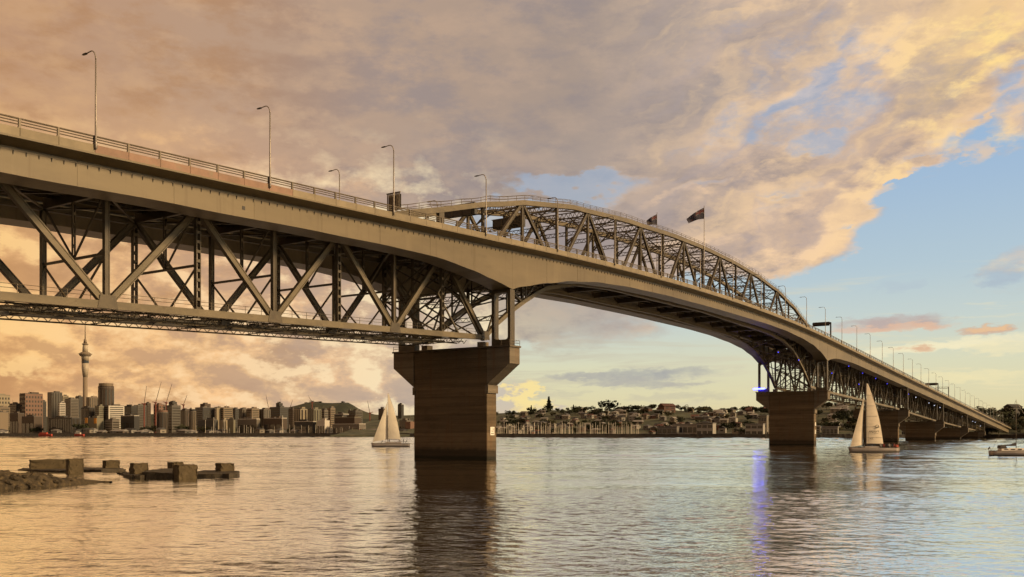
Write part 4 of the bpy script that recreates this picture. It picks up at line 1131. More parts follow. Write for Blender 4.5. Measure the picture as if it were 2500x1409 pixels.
# ------------------------------------------------------------------ waterfront buildings on the right shore
def shed(x0, x1, yt, z, wall, roof, label, storeys=1, left=.82, yaw=24, bays=6):
    sc = z/F_PX; w = (x1-x0)*sc; a = w*left/math.cos(R(yaw)); c = w*(1-left)/math.sin(R(yaw)); h = CAM_H+(Y_H-yt)*sc-2.4
    p = px((x0+x1)/2, Y_H, z)
    t = thing('waterfront_building', label, 'building', (p.x, p.y+a*.2, 2.4), -R(yaw), 'buildings along the far waterfront')
    link('wall', ubox(wall), t, (0, 0, 0), None, (a, c, h))
    link('roof', ubox(roof), t, (0, 0, h), None, (a*1.04, c*1.1, .9))
    for k in range(storeys):
        zz = h*(k+.25)/storeys; hh = h/storeys*.5
        for q in range(bays):
            link('window', ubox(M['glass_dark']), t, ((-.5+(q+.5)/bays)*a, -c/2-.03, zz), None, (a/bays*.8, .15, hh))
    return t
shed(1606, 1660, 1043, 1075, HW[2], HR[2], 'low open shed with pale roof on the right waterfront', bays=4)
shed(1645, 1712, 1037, 1085, HW[0], HR[2], 'long white hall with wide pale roof on the right waterfront', bays=5)
shed(1700, 1752, 1034, 1065, HW[0], HR[2], 'white two-storey clubhouse beside the long hall', 2, .7, bays=3)
shed(1820, 1872, 1036, 1025, HW[0], HR[2], 'white boathouse partly behind the second pier', 2, .75, bays=3)
shed(1850, 1880, 1016, 1090, HW[1], HR[2], 'cream house with stacked balconies above the boathouse', 3, .6, bays=3)
shed(2008, 2052, 1043, 985, HW[0], HR[2], 'white shed between the second pier and the yacht', 1, .75, bays=4)
shed(2200, 2214, 1040, 1000, HW[0], HR[2], 'small pale building between the third and fourth piers', 2, .6, bays=2)
y = float(ZS(1630))+290; x = (1628-1250)/F_PX*y
t = house(x, y, sub_z(x, y), 22, 14, 9, R(30), 4, 1, 'large red-roofed church on the suburban skyline', 'church on the skyline')

# ------------------------------------------------------------------ marina yachts
M['hull_white'] = material('yacht_white', (.62, .57, .50), .35, vary=.06, obj_var=.2)
M['mast_alu'] = material('mast_alloy', (.60, .54, .45), .4, metal=.1, vary=.05)
M['sail_cover'] = material('sail_cover', (.05, .06, .10), .8, vary=.1)
def hull_rings(L, bm_, fb, dr=.5, n=9):
    rings = []
    for i in range(n):
        t_ = i/(n-1); x = L*(t_-.5)
        wd = bm_/2*(1-max(0, (t_-.35)/.65)**2.2)*(.74+.26*min(1, t_/.35))+.015
        top = fb*(.92+.22*t_*t_); rake = .10*L*max(0, t_-.75)**1.5*2
        rings.append([(x+rake*.0, -wd, top), (x-rake*.5, -wd*.92, fb*.35), (x-rake, -wd*.55, -dr), (x-rake, wd*.55, -dr), (x-rake*.5, wd*.92, fb*.35), (x, wd, top)])
    return rings
MH = MB().loft(hull_rings(11, 3.4, 1.1)).mesh('hull', M['hull_white'])
MC = MB().loft([[(-2.6, -1, 1.05), (-2.6, 1, 1.05), (-2.4, .8, 1.75), (-2.4, -.8, 1.75)], [(1.6, -.85, 1.05), (1.6, .85, 1.05), (1.0, .6, 1.55), (1.0, -.6, 1.55)]]).mesh('cabin', M['hull_white'])
MM = MB().tube([(.6, 0, 1), (.6, 0, 15.5)], [.24, .16], 6).beam((.6, -1, 8), (.6, 1, 8), .08, .06).mesh('mast', M['mast_alu'])
MBm = MB().tube([(.6, 0, 2.2), (-3.6, 0, 2.3)], [.2, .12], 6).mesh('boom', M['sail_cover'])
def moored(x, y, rz, sc, label, group):
    t = thing('moored_yacht', label, 'yacht', (x, y, 0), rz, group); t.scale = (sc, sc, sc)
    link('hull', MH, t); link('cabin', MC, t); link('mast', MM, t); link('boom', MBm, t)
ry = random.Random(21)
for i in range(150):
    if i < 112: xi = 1212+ (i % 56)*6.3+ry.uniform(-3, 3); z = 1062+24*(i//56)+(1560-xi)*.19+ry.uniform(0, 18); lab, gr = 'yacht berthed in the marina right of the big pier', 'yachts berthed in the right marina'
    else: xi = ry.uniform(470, 900); z = 1600-ry.uniform(0, 20)-(45 if xi > 700 else 0)-(40 if xi > 850 else 0)-50; lab, gr = 'yacht berthed below the city skyline', 'yachts berthed below the city'
    if i >= 112: z = float(np.interp(xi, [300, 740, 910], [1572, 1532, 1462]))+ry.uniform(4, 16)
    moored((xi-1250)/F_PX*z, z, ry.choice([0, 3.14])+ry.uniform(-.5, .5), ry.uniform(.75, 1.2), lab, gr)
for xi, hm in ((520, 1.75), (546, 1.55), (500, 1.5), (688, 1.9)):
    z = float(np.interp(xi, [300, 740, 910], [1572, 1532, 1462]))+8
    moored((xi-1250)/F_PX*z, z, .2, hm*1.15, 'large yacht with very tall bare mast, at %s of the city quay' % {520: 'the middle', 546: 'the middle right', 500: 'the middle left', 688: 'the right'}[xi], 'superyachts at the city quay')

# ------------------------------------------------------------------ traffic seen through the railing
def car(s, d, col, label, van=False):
    t = bthing('van' if van else 'car', label, 'van' if van else 'car', s, d, hd(s)+.02, 'vehicles on the near roadway'); t.rotation_euler.y = -math.atan(.05)
    paint = material('car_paint', col, .3, vary=0, spec=.5); h = 1.0 if not van else 1.5; L = 4.4 if not van else 5.4
    MB().loft([[(x, -.85*w, .3), (x, .85*w, .3), (x, .87*w, z), (x, -.87*w, z)] for x, w, z in ((-L/2, .92, .75), (-L/2+.2, 1, h-.1), (0, 1, h), (L/2-.8, 1, h-.12), (L/2, .9, .62))]).build('body', paint, t)
    z0, z1 = h-.02, (1.48 if not van else 2.25)
    MB().loft([[(x, -.8*w, z), (x, .8*w, z), (x+k, .66*w, zz), (x+k, -.66*w, zz)] for x, w, z, zz, k in ((-L*.42, 1, z0, z1-.06, .35), (L*.2, 1, z0, z1, -.3 if not van else .1))]).build('cabin', M['glass_dark'], t)
    MB().box((-.2, 0, z1), (L*.42, 1.25, .05)).build('roof', paint, t)
    for x in (-L*.31, L*.31):
        for y in (-.8, .8): MB().loft([[(x+.31*math.cos(a*.785), y+e, .31+.31*math.sin(a*.785)) for a in range(8)] for e in (-.1, .1)]).build('wheel', M['ink'], t)
car(107.5, -12.8, (.05, .05, .055), 'dark car seen through the railing near the third lamp'); car(134.8, -12.6, (.6, .58, .54), 'white van behind the railing before the truss start', True); car(146.5, -12.9, (.35, .33, .3), 'pale car behind the railing at the truss start'); car(182, -12.8, (.55, .52, .48), 'white car behind the railing inside the first truss panels')

# ------------------------------------------------------------------ the city
FM = {}
def facade(name, col, rough=.6): FM[name] = material('facade_'+name, tuple(c*(.62 if name not in ('red', 'orange', 'white') else 1) for c in col), rough, vary=.10, scale=.05, obj_var=.08); return FM[name]
for n, c in (('cream', (.40, .33, .22)), ('brown', (.085, .056, .036)), ('pink', (.27, .15, .10)), ('grey', (.13, .115, .095)), ('dark', (.035, .032, .03)), ('white', (.46, .42, .36)), ('tan', (.28, .21, .135)), ('olive', (.24, .22, .15)), ('slate', (.06, .057, .054)), ('concrete', (.20, .17, .135)), ('red', (.34, .05, .03)), ('orange', (.5, .22, .03))): facade(n, c)
M['glass_warm'] = material('warm_glazing', (.045, .038, .03), .12, vary=0, spec=.6)
M['roof_plant'] = material('roof_plant', (.10, .09, .08), .8, vary=.1)
cyl = {}
def ucyl(mat):
    if mat.name not in cyl: cyl[mat.name] = MB().lathe([(.5, 0), (.5, 1)], 20).mesh('drum', mat)
    return cyl[mat.name]
def building(x0, x1, yt, z, mat, label, right=.4, yaw=36, style='bands', right_mat=None, top=None, yb=None, floor=None):
    """office or flats seen at a corner: left face in shade, right face towards the low sun"""
    sc = z/F_PX; w = (x1-x0)*sc; h = CAM_H+(Y_H-yt)*sc-2.6
    a = w*(1-right)/math.cos(R(yaw)); c = w*right/math.sin(R(yaw)); p = px((x0+x1)/2, Y_H, z)
    name = 'apartment_tower' if h > 45 else 'city_building'
    t = thing(name, label, 'building', (p.x, p.y, 2.6), -R(yaw), 'buildings of the city skyline')
    mt = FM[mat]
    link('wall', ubox(mt), t, (0, 0, 0), None, (a, c, h))
    link('roof', ubox(FM[top] if top else M['roof_plant']), t, (0, 0, h), None, (a*.99, c*.99, 1.0))
    if h > 20:
        link('plant_room', ubox(mt), t, (a*random.uniform(-.2, .2), c*.1, h+1), None, (a*.42, c*.42, 3.2))
        for q in range(random.randint(1, 3)): link('roof_unit', ubox(M['roof_plant']), t, (a*random.uniform(-.4, .4), c*random.uniform(-.4, .4), h+1), None, (random.uniform(1.5, 4), random.uniform(1.5, 4), random.uniform(1.2, 3)))
        if random.random() < .4: link('aerial', ubox(M['roof_plant']), t, (a*random.uniform(-.3, .3), 0, h+1), None, (.35, .35, random.uniform(5, 12)))
    fl = floor or 4.2; n = int(min(26, (h-3)/fl)); g = M['glass_warm']
    if style == 'bands':
        for i in range(n):
            zz = 2.2+i*(h-3)/max(n, 1); hh = (h-3)/max(n, 1)*.48
            link('window_band', ubox(g), t, (0, -c/2-.02, zz), None, (a*.9, .3, hh))
            link('window_band', ubox(g), t, (a/2+(.45 if right_mat else .02), 0, zz), None, (.3, c*.86, hh))
    elif style == 'ribs':
        k = max(3, int(a/6))
        for i in range(k): link('window_strip', ubox(g), t, ((-.5+(i+.5)/k)*a, -c/2-.02, 2.5), None, (a/k*.55, .3, h-4))
        k = max(2, int(c/6))
        for i in range(k): link('window_strip', ubox(g), t, (a/2+.02, (-.5+(i+.5)/k)*c, 2.5), None, (.3, c/k*.5, h-4))
    elif style == 'grid':
        k = max(2, int(a/7)); m_ = min(n, 9)
        for i in range(m_):
            for q in range(k): link('window', ubox(g), t, ((-.5+(q+.5)/k)*a, -c/2-.02, 2.5+i*(h-3)/m_), None, (a/k*.6, .3, (h-3)/m_*.5))
            k2 = max(2, int(c/7))
            for q in range(k2): link('window', ubox(g), t, (a/2+(.45 if right_mat else .02), (-.5+(q+.5)/k2)*c, 2.5+i*(h-3)/m_), None, (.3, c/k2*.5, (h-3)/m_*.5))
    elif style == 'bays':
        k = max(3, int(a/16))
        for q in range(k): link('bay_door', ubox(g), t, ((-.5+(q+.5)/k)*a, -c/2-.02, .5), None, (a/k*.7, .3, h*.6))
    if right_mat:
        link('side_tone', ubox(FM[right_mat]), t, (a/2+.25, 0, 0), None, (.3, c*1.002, h*.995))  # side tone put into colour: sunlit sides paler, one block's half dark
    return t
B = building
B(-30, 18, 965, 2350, 'cream', 'stepped cream tower cut by the left picture edge', .6, style='grid')
B(-6, 22, 995, 2150, 'tan', 'low tan block below the stepped cream tower', .5)
B(0, 17, 1007, 1900, 'tan', 'broad tan waterfront block at the left picture edge', .7, style='plain')
B(19, 52, 986, 2300, 'brown', 'long dark brown block left of the pink-sided tower', .15)
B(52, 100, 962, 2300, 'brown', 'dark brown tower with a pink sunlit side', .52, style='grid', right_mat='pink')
B(100, 113, 981, 2350, 'slate', 'slim grey block right of the pink-sided tower', .4)
B(118, 150, 959, 2500, 'grey', 'grey tower with flat dark roof left of the tall spire tower', .48, style='ribs', top='dark')
B(144, 158, 984, 2250, 'white', 'narrow pale block with bright side below the grey tower', .6)
B(150, 166, 967, 2700, 'cream', 'cream tower peeping behind the grey tower', .5)
B(158, 192, 974, 2550, 'concrete', 'stepped concrete block left of the spire tower foot', .35)
B(183, 203, 969, 2750, 'slate', 'dark slab just left of the spire tower shaft', .3)
B(213, 242, 971, 2600, 'tan', 'tan sunlit block right of the spire tower shaft', .55, style='ribs')
B(195, 234, 996, 2150, 'dark', 'dark glass block at the foot of the spire tower', .2, style='ribs')
B(232, 254, 992, 2120, 'olive', 'pale olive block right of the dark glass block', .35)
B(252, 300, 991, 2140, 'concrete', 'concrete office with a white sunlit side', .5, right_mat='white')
B(300, 336, 992, 2200, 'dark', 'dark office right of the white-sided one', .25)
B(20, 62, 1010, 1800, 'brown', 'low brown shed row under the long brown block', .2, style='bays')
B(48, 108, 1018, 1760, 'brown', 'low dark warehouse left of the sloping roof hall', .2, style='bays')
B(108, 205, 1021, 1720, 'dark', 'long dark waterfront warehouse under a pale roof', .12, style='ribs', top='concrete')
B(206, 256, 1021, 1700, 'olive', 'olive waterfront office with orange windows', .2, style='plain')
B(256, 292, 1026, 1690, 'concrete', 'waterfront office with stacked white balconies', .3)
B(290, 345, 1016, 1700, 'dark', 'dark waterfront hall with a white roof edge', .15, style='bays', top='white')
p = px(0, 0, 1690)
for x, y in ((214, 1024), (236, 1025)):  # flat orange panels standing for the office's orange windows
    q = px(x+2, y+9, 1672)
    o = link('orange_panel', ubox(FM['orange']), None, (q.x, q.y-9, q.z), (0, 0, -R(36)), (8, .4, 9.5)); tag(o, 'orange panel on the olive waterfront office, %s one' % ('left' if x < 220 else 'right'), 'panel', 'orange panels on the waterfront office')
# round dark tower
def drum(x0, x1, yt, z, mat, label, cap='brown', strips=14):
    sc = z/F_PX; w = (x1-x0)*sc; h = CAM_H+(Y_H-yt)*sc-2.6; p = px((x0+x1)/2, Y_H, z)
    t = thing('round_tower', label, 'building', (p.x, p.y, 2.6), .2, 'round towers of the city skyline')
    link('wall', ucyl(FM[mat]), t, None, None, (w, w, h)); link('crown', ucyl(FM[cap]), t, (0, 0, h), None, (w*.92, w*.92, h*.05+1))
    link('parapet', ucyl(FM['concrete']), t, (0, 0, h*.955), None, (w*1.02, w*1.02, 1.5))
    for i in range(strips):
        a = 2*math.pi*i/strips
        link('window_strip', ubox(M['glass_warm']), t, (math.cos(a)*w*.5, math.sin(a)*w*.5, 3), (0, 0, a), (.5, w*.11, h*.9))
drum(241, 277, 943, 2450, 'brown', 'dark round tower with ribbed sides right of the spire tower', 'tan')
drum(383, 410, 1006, 1720, 'brown', 'brown round-fronted waterfront apartment tower below the cranes', 'pink')
drum(462, 479, 1004, 1730, 'tan', 'tan drum-shaped apartment tower right of the crane group', 'dark')
B(300, 330, 994, 2400, 'slate', 'slate block behind the dark hall', .3)
B(328, 356, 990, 2350, 'grey', 'grey block with pale side left of the cranes', .5)
B(354, 368, 985, 2500, 'brown', 'small brown tower under the leftmost crane', .4)
B(375, 402, 988, 2450, 'pink', 'pinkish block under construction between the cranes', .35, style='grid')
B(400, 414, 991, 2400, 'white', 'pale block right of the red construction frame', .5)
B(412, 432, 982, 2550, 'slate', 'dark flat-topped tower right of the tallest crane', .35)
B(408, 440, 991, 1900, 'grey', 'grey apartment block with white balconies on the waterfront', .45, floor=5)
B(440, 460, 1002, 1850, 'brown', 'dark brown apartment slab on the waterfront', .25, style='ribs')
B(455, 480, 1000, 2200, 'white', 'pale balconied block behind the tan drum', .4, style='grid')
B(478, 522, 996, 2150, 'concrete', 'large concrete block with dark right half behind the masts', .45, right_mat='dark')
B(489, 514, 987, 2500, 'brown', 'brown roof structure above the large concrete block', .4, style='plain')
B(520, 530, 998, 2200, 'brown', 'narrow brown block between the masts', .4)
B(529, 541, 996, 2150, 'cream', 'bright cream slab face between the masts', .8, style='plain')
B(540, 566, 996, 2160, 'tan', 'tan block right of the bright cream slab', .6)
B(565, 586, 999, 2250, 'slate', 'slate block right of the tan block', .4)
B(584, 604, 999, 2200, 'concrete', 'concrete block with two bright strips', .45, style='ribs')
B(603, 632, 998, 2180, 'tan', 'wide tan block with grey windows', .45)
B(630, 660, 1000, 2200, 'concrete', 'ribbed concrete block left of the dark tower', .4, style='ribs')
B(658, 706, 995, 2300, 'slate', 'broad slate block at the foot of the hill', .35)
B(674, 690, 985, 2400, 'dark', 'dark square tower left of the green hill', .4)
B(478, 537, 1026, 1650, 'slate', 'long grey waterfront shed behind the tall masts', .1, style='plain', top='concrete')
B(536, 555, 1026, 1640, 'cream', 'small cream shed on the quay', .4, style='plain')
B(554, 576, 1026, 1630, 'olive', 'pale green box building on the quay', .15, style='plain')
B(575, 640, 1024, 1640, 'concrete', 'long low terminal with pale roof', .1, style='bays', top='white')
B(640, 704, 1022, 1620, 'brown', 'dark hall with bright white roof edges', .15, style='bays', top='white')
B(704, 722, 999, 1900, 'brown', 'dark brown slab left of the cream apartments', .3)
B(718, 750, 999, 1850, 'cream', 'cream and brown apartment block below the hill', .4, style='ribs')
B(752, 784, 1000, 1800, 'olive', 'pale green apartment block below the hill', .45, style='ribs')
B(783, 801, 1002, 1850, 'concrete', 'concrete block right of the pale green apartments', .4)
B(800, 818, 997, 1950, 'tan', 'tan block with pale side below the hill', .5)
B(816, 852, 1012, 1700, 'slate', 'low slate block with white roof line', .3, top='white')
B(850, 885, 1004, 1900, 'grey', 'grey block at the right foot of the hill', .4)
B(715, 776, 1030, 1560, 'dark', 'dark waterfront hall below the cream apartments', .1, style='bays', top='white')
B(774, 805, 1028, 1540, 'white', 'white clubhouse with columns on the quay', .3, style='bays', top='white')
t = B(808, 896, 1036, 1520, 'concrete', 'long pale boat shed with a red patch on its wall', .15, style='bays', top='white')
q = px(880, 1050, 1498); o = link('wall_sign', ubox(FM['red']), None, (q.x, q.y-6, 4.), (0, 0, -R(36)), (6, .4, 7)); tag(o, 'red patch of a sign on the long pale boat shed', 'sign')
B(816, 884, 1020, 1640, 'brown', 'brown waterfront block behind the boat shed', .2, style='bays', top='olive')
B(924, 945, 999, 1800, 'brown', 'brown block behind the left yacht sails', .4)
B(971, 986, 989, 1900, 'dark', 'dark tower with pale stripes beside the left yacht', .35, style='ribs')
B(975, 1008, 1028, 1480, 'concrete', 'pale house with gable right of the left yacht', .4, style='bays')
B(990, 1012, 1031, 1460, 'pink', 'reddish-roofed building against the big pier', .4, style='plain', top='pink')
rc = random.Random(31)
for i in range(46):                                       # small waterfront houses and sheds filling the shoreline
    x = rc.uniform(-10, 990); z = float(np.interp(x, [-10, 740, 910, 1000], [1600, 1550, 1470, 1400]))+rc.uniform(10, 60)
    w = rc.uniform(9, 26); q = px(x, Y_H, z); house(q.x, q.y, 2.6, w, rc.uniform(8, 14), rc.uniform(4, 9), -R(36+rc.uniform(-10, 10)), rc.choice([0, 0, 1, 2, 3]), rc.choice([0, 2, 2, 3]), 'small shed or house along the city waterfront', 'small buildings along the city waterfront')
for i in range(34):
    x = rc.uniform(-10, 1000); z = float(np.interp(x, [-10, 740, 910, 1000], [1600, 1560, 1480, 1400]))+rc.uniform(20, 700) if i < 24 else rc.uniform(1900, 2900)
    q = px(x, Y_H, z); tree(q.x, q.y, 2.2, rc.uniform(9, 20), 'dark tree between the city waterfront buildings', group='trees along the city waterfront', w=1.2)
for x in (747, 762, 782, 836):                             # trees on the hill top
    q = px(x, {747: 986, 762: 982, 782: 984, 836: 984}[x], 4290); tree(q.x, q.y, q.z-2, 9, 'small tree on the rim of the green hill, at %s' % {747: 'its left shoulder', 762: 'the left summit', 782: 'the middle dip', 836: 'the right summit'}[x], group='trees on the hill rim', w=1.3)

# ------------------------------------------------------------------ spire tower
def spire():
    z = 2700.; p = px(208, Y_H, z); sc = z/F_PX
    t = thing('observation_tower', 'tall slender concrete observation tower with pod and needle mast over the city', 'tower', (p.x, p.y, 0))
    H = lambda y: CAM_H+(Y_H-y)*sc
    con = material('tower_concrete', (.19, .145, .10), .7, vary=.08, scale=.03); pale = material('tower_pod_pale', (.36, .30, .22), .5, vary=.05)
    MB().lathe([(8.6, 0), (6.6, H(1000)), (6.2, H(920))], 20).build('shaft', con, t, True)
    for k in range(8):
        a = k*math.pi/4; MB().beam((10*math.cos(a), 10*math.sin(a), 0), (6.5*math.cos(a), 6.5*math.sin(a), 34), 2.2, 2.2).build('buttress', con, t)
    MB().lathe([(6.2, H(921)), (9.4, H(902)), (9.6, H(887))], 24).build('pod_base', pale, t, True)
    MB().lathe([(9.9, H(887)), (9.9, H(881))], 24).build('pod_window', M['glass_dark'], t)
    MB().lathe([(9.7, H(881)), (10.2, H(873)), (12.2, H(869.5))], 24).build('pod_ring', pale, t, True)
    MB().lathe([(14.5, H(869.5)), (16.8, H(866)), (16.6, H(863.5)), (11, H(860))], 24).build('main_pod', con, t)
    for k in range(16):
        a = k*math.pi/8; MB().beam((14*math.cos(a), 14*math.sin(a), H(865)), (19.5*math.cos(a), 19.5*math.sin(a), H(864.4)), .7, .7).build('deck_outrigger', con, t)
    MB().lathe([(7.8, H(861)), (7.4, H(850)), (6.4, H(842))], 20).build('upper_pod', pale, t, True)
    MB().lathe([(8.6, H(841.5)), (8.8, H(839.5)), (5, H(838.5))], 20).build('sky_deck', con, t)
    MB().lathe([(5.2, H(839)), (3.6, H(830)), (2.6, H(828))], 16).build('mast_base', con, t, True)
    MB().lathe([(1.5, H(829)), (1.3, H(808)), (.9, H(790)), (.5, H(768))], 10).build('mast', con, t, True)
spire()

# ------------------------------------------------------------------ construction cranes
M['crane_red'] = material('crane_red', (.20, .06, .04), .6, vary=.2); M['crane_grey'] = material('crane_grey', (.16, .11, .085), .6, vary=.1)
def crane(xb, yb, xt, yt, z, label, mat='crane_grey'):
    a, c = px(xb, yb, z), px(xt, yt, z); t = thing('luffing_crane', label, 'crane', (a.x, a.y, 2.6), 0, 'construction cranes over the city')
    h = a.z-2.6; d = c-a
    MB().box((0, 0, h/2), (2.4, 2.4, h)).build('tower_mast', M['crane_red'], t)
    MB().box((-d.x*.02, 0, h+1.5), (6, 3, 3)).build('slewing_cab', M['crane_red'], t)
    b = MB(); n = 14; w = 1.5
    u = Vector((d.x, 0, d.z)); pr = Vector((-d.z, 0, d.x)).normalized()*w/2; o = Vector((0, 0, h+2))
    b.beam(o+pr, o+u, .5, .5); b.beam(o-pr, o+u, .5, .5)
    for i in range(n):
        q0, q1 = i/n, (i+1)/n; b.beam(o+pr*(1-q0)+u*q0, o-pr*(1-q1)+u*q1, .35, .35)
    b.build('jib', M[mat], t)
    MB().beam((0, 0, h+2), (-8*(1 if d.x > 0 else -1), 0, h+4), 1.4, 1.4).build('counter_jib', M['crane_red'], t)
for a in ((352, 988, 358, 944, 2300, 'leftmost crane with a nearly upright jib'), (380, 985, 394, 934, 2300, 'second crane with dashed leaning jib'), (406, 985, 420, 938, 2350, 'third crane, jib leaning right beside the second'), (448, 990, 457, 966, 2400, 'fourth smaller crane right of the leaning pair'),
          (656, 1000, 649, 965, 2500, 'thin crane leaning left before the green hill'), (762, 984, 752, 967, 3000, 'thin crane above the left shoulder of the hill'), (903, 1010, 897, 980, 2400, 'thin crane leaning left beside the left yacht'), (706, 1003, 715, 978, 2600, 'faint crane leaning right at the hill foot')): crane(*a)
# red ferries at the city quay
for x0, x1, lab in ((92, 128, 'bright red workboat moored at the city quay'), (180, 206, 'red and white ferry moored right of the red workboat')):
    z = 1530; p = px((x0+x1)/2, Y_H, z); L = (x1-x0)*z/F_PX; t = thing('red_boat', lab, 'boat', (p.x, p.y, 0), 3.0, 'red boats at the city quay')
    MB().loft(hull_rings(L, 6, 3.2)).build('hull', FM['red'], t); MB().box((L*.1, 0, 4.4), (L*.5, 4, 2.6)).build('cabin', FM['white' if x0 > 150 else 'red'], t)
    MB().box((L*.1, -2.02, 4.6), (L*.42, .1, 1)).build('window', M['glass_dark'], t)

# ------------------------------------------------------------------ people (crew), one continuous skinned body each
def person_mesh(pose):
    J = {'pel': (0, 0, .92), 'chest': (0, 0, 1.32), 'neck': (0, 0, 1.5), 'head': (.02, 0, 1.64), 'crown': (.02, 0, 1.76)}
    if pose == 'stand':
        J.update(lk=(.03, .10, .5), lf=(0, .11, .06), rk=(.03, -.10, .5), rf=(0, -.11, .06))
    else:
        for k in list(J): J[k] = (J[k][0], J[k][1], J[k][2]-.45)
        J.update(lk=(.42, .12, .5), lf=(.44, .12, .06), rk=(.42, -.12, .5), rf=(.44, -.12, .06))
    dz = 0 if pose == 'stand' else -.45
    J.update(ls=(0, .19, 1.42+dz), le=(.06, .25, 1.15+dz), lh=(.26, .2, 1.0+dz), rs=(0, -.19, 1.42+dz), re=(.06, -.25, 1.15+dz), rh=(.26, -.2, 1.0+dz))
    E_ = [('pel', 'chest'), ('chest', 'neck'), ('neck', 'head'), ('head', 'crown'), ('pel', 'lk'), ('lk', 'lf'), ('pel', 'rk'), ('rk', 'rf'), ('chest', 'ls'), ('ls', 'le'), ('le', 'lh'), ('chest', 'rs'), ('rs', 're'), ('re', 'rh')]
    rad = dict(pel=.15, chest=.16, neck=.06, head=.10, crown=.07, lk=.075, rk=.075, lf=.05, rf=.05, ls=.07, rs=.07, le=.05, re=.05, lh=.04, rh=.04)
    keys = list(J); me = bpy.data.meshes.new('person'); me.from_pydata([J[k] for k in keys], [(keys.index(a), keys.index(b_)) for a, b_ in E_], [])
    o = bpy.data.objects.new('person', me); COL.objects.link(o); md = o.modifiers.new('skin', 'SKIN')
    for i, k in enumerate(keys): me.skin_vertices[0].data[i].radius = (rad[k], rad[k])
    me.skin_vertices[0].data[0].use_root = True
    o.modifiers.new('sub', 'SUBSURF').levels = 1
    dg = bpy.context.evaluated_depsgraph_get(); r = bpy.data.meshes.new_from_object(o.evaluated_get(dg)); bpy.data.objects.remove(o)
    return r
CL = [material('clothing_'+n, c, .9, vary=.1) for n, c in (('dark', (.025, .025, .03)), ('red', (.18, .03, .025)), ('pale', (.30, .27, .24)))]
PM = {(ps, i): None for ps in ('stand', 'sit') for i in range(3)}
for ps in ('stand', 'sit'):
    base_ = person_mesh(ps)
    for i in range(3):
        m_ = base_.copy(); m_.materials.clear(); m_.materials.append(CL[i]); PM[(ps, i)] = m_
def person(ps, i, world, rz, label):
    tag(link('person', PM[(ps, i)], None, world, (0, 0, rz)), label, 'person', 'crew on the yachts')

# ------------------------------------------------------------------ yachts under way
M['sail'] = material('sail_cloth', (.78, .70, .57), .8, vary=.07, scale=.25, spec=.1)
M['sail2'] = material('laminate_sail', (.62, .53, .41), .75, vary=.10, scale=.5, stretch=(.3, 1, 1), spec=.15)
M['hull_pale'] = material('topsides_pale', (.36, .31, .27), .3, vary=.05)
M['hull_grey'] = material('topsides_grey', (.21, .175, .15), .3, vary=.08)
M['antifoul'] = material('antifouling', (.02, .02, .022), .6, vary=0)
M['deckline'] = material('deck_line', (.06, .05, .045), .6, vary=0)
M['stern_red'] = material('stern_red', (.40, .07, .03), .5, vary=0); M['stern_white'] = material('stern_white', (.7, .6, .48), .5, vary=0)
def sail_surface(luff, leech, belly, nu=14, nv=18, roach=0.):
    """sail between two edges given as (bottom, top) points; belly bulges across y"""
    (l0, l1), (e0, e1) = [(Vector(a), Vector(b_)) for a, b_ in (luff, leech)]
    b = MB()
    for j in range(nv+1):
        v = j/nv; a, c = l0+(l1-l0)*v, e0+(e1-e0)*v
        c = c+(c-a).normalized()*roach*math.sin(math.pi*v)
        for i in range(nu+1):
            u = i/nu; q = a+(c-a)*u; q.y += belly*math.sin(math.pi*min(1, u*.9+.06))*(1-.75*v)*(c-a).length/6
            b.v.append(tuple(q))
    for j in range(nv):
        for i in range(nu): b.f.append((j*(nu+1)+i, j*(nu+1)+i+1, (j+1)*(nu+1)+i+1, (j+1)*(nu+1)+i)); b.m.append(0)
    return b
def hull_parts(t, L, beam, fb, top_mat, transom=None):
    rg = hull_rings(L, beam, fb, .6, 15)
    MB().loft(rg).build('hull', top_mat, t, True)
    MB().loft([[(r[0][0], r[0][1]*1.01, r[0][2]-.02), (r[0][0], r[0][1]*1.01, r[0][2]+.10), (r[5][0], r[5][1]*1.01, r[5][2]+.10), (r[5][0], r[5][1]*1.01, r[5][2]-.02)] for r in rg]).build('toe_rail', M['deckline'], t)
    MB().loft([[(r[1][0], r[1][1]*.985, .16), (r[2][0], r[2][1]*1.02, -.5), (r[3][0], r[3][1]*1.02, -.5), (r[4][0], r[4][1]*.985, .16)] for r in rg]).build('boot_top', M['antifoul'], t)
# the cream-sailed yacht left of the big pier: bow to the left
z = CAM_H*F_PX/(1091-Y_H); p = px(953, Y_H, z)
YA = thing('sailing_yacht', 'white yacht with two cream sails left of the big pier', 'sailing yacht', (p.x, p.y, 0), math.pi+.30, 'yachts under sail')
L = 15.0; hull_parts(YA, L, 3.7, 1.35, M['hull_pale'])
mx = .95
MB().tube([(mx, 0, 1.2), (mx+.05, 0, 20.9)], [.13, .08], 8).build('mast', M['mast_alu'], YA, True)
MB().tube([(mx, 0, 2.9), (mx-5.0, -.35, 2.75)], [.11, .09], 8).build('boom', M['mast_alu'], YA)
sail_surface(((mx-.12, 0, 3.1), (mx-.05, 0, 20.7)), ((mx-5.0, -.35, 2.95), (mx-.3, 0, 20.7)), .55, roach=.55).build('mainsail', M['sail'], YA, True, fix=False)
sail_surface(((7.0, 0, 1.9), (mx+.35, 0, 17.2)), ((mx-.1, -.9, 2.9), (mx+.28, -.1, 17.1)), .75, roach=-.25).build('jib', M['sail'], YA, True, fix=False)
MB().tube([(7.2, 0, 1.5), (mx+.06, 0, 17.6)], .025, 4).build('forestay', M['rail'], YA); MB().tube([(-7.3, 0, 1.3), (mx, 0, 20.9)], .02, 4).build('backstay', M['rail'], YA)
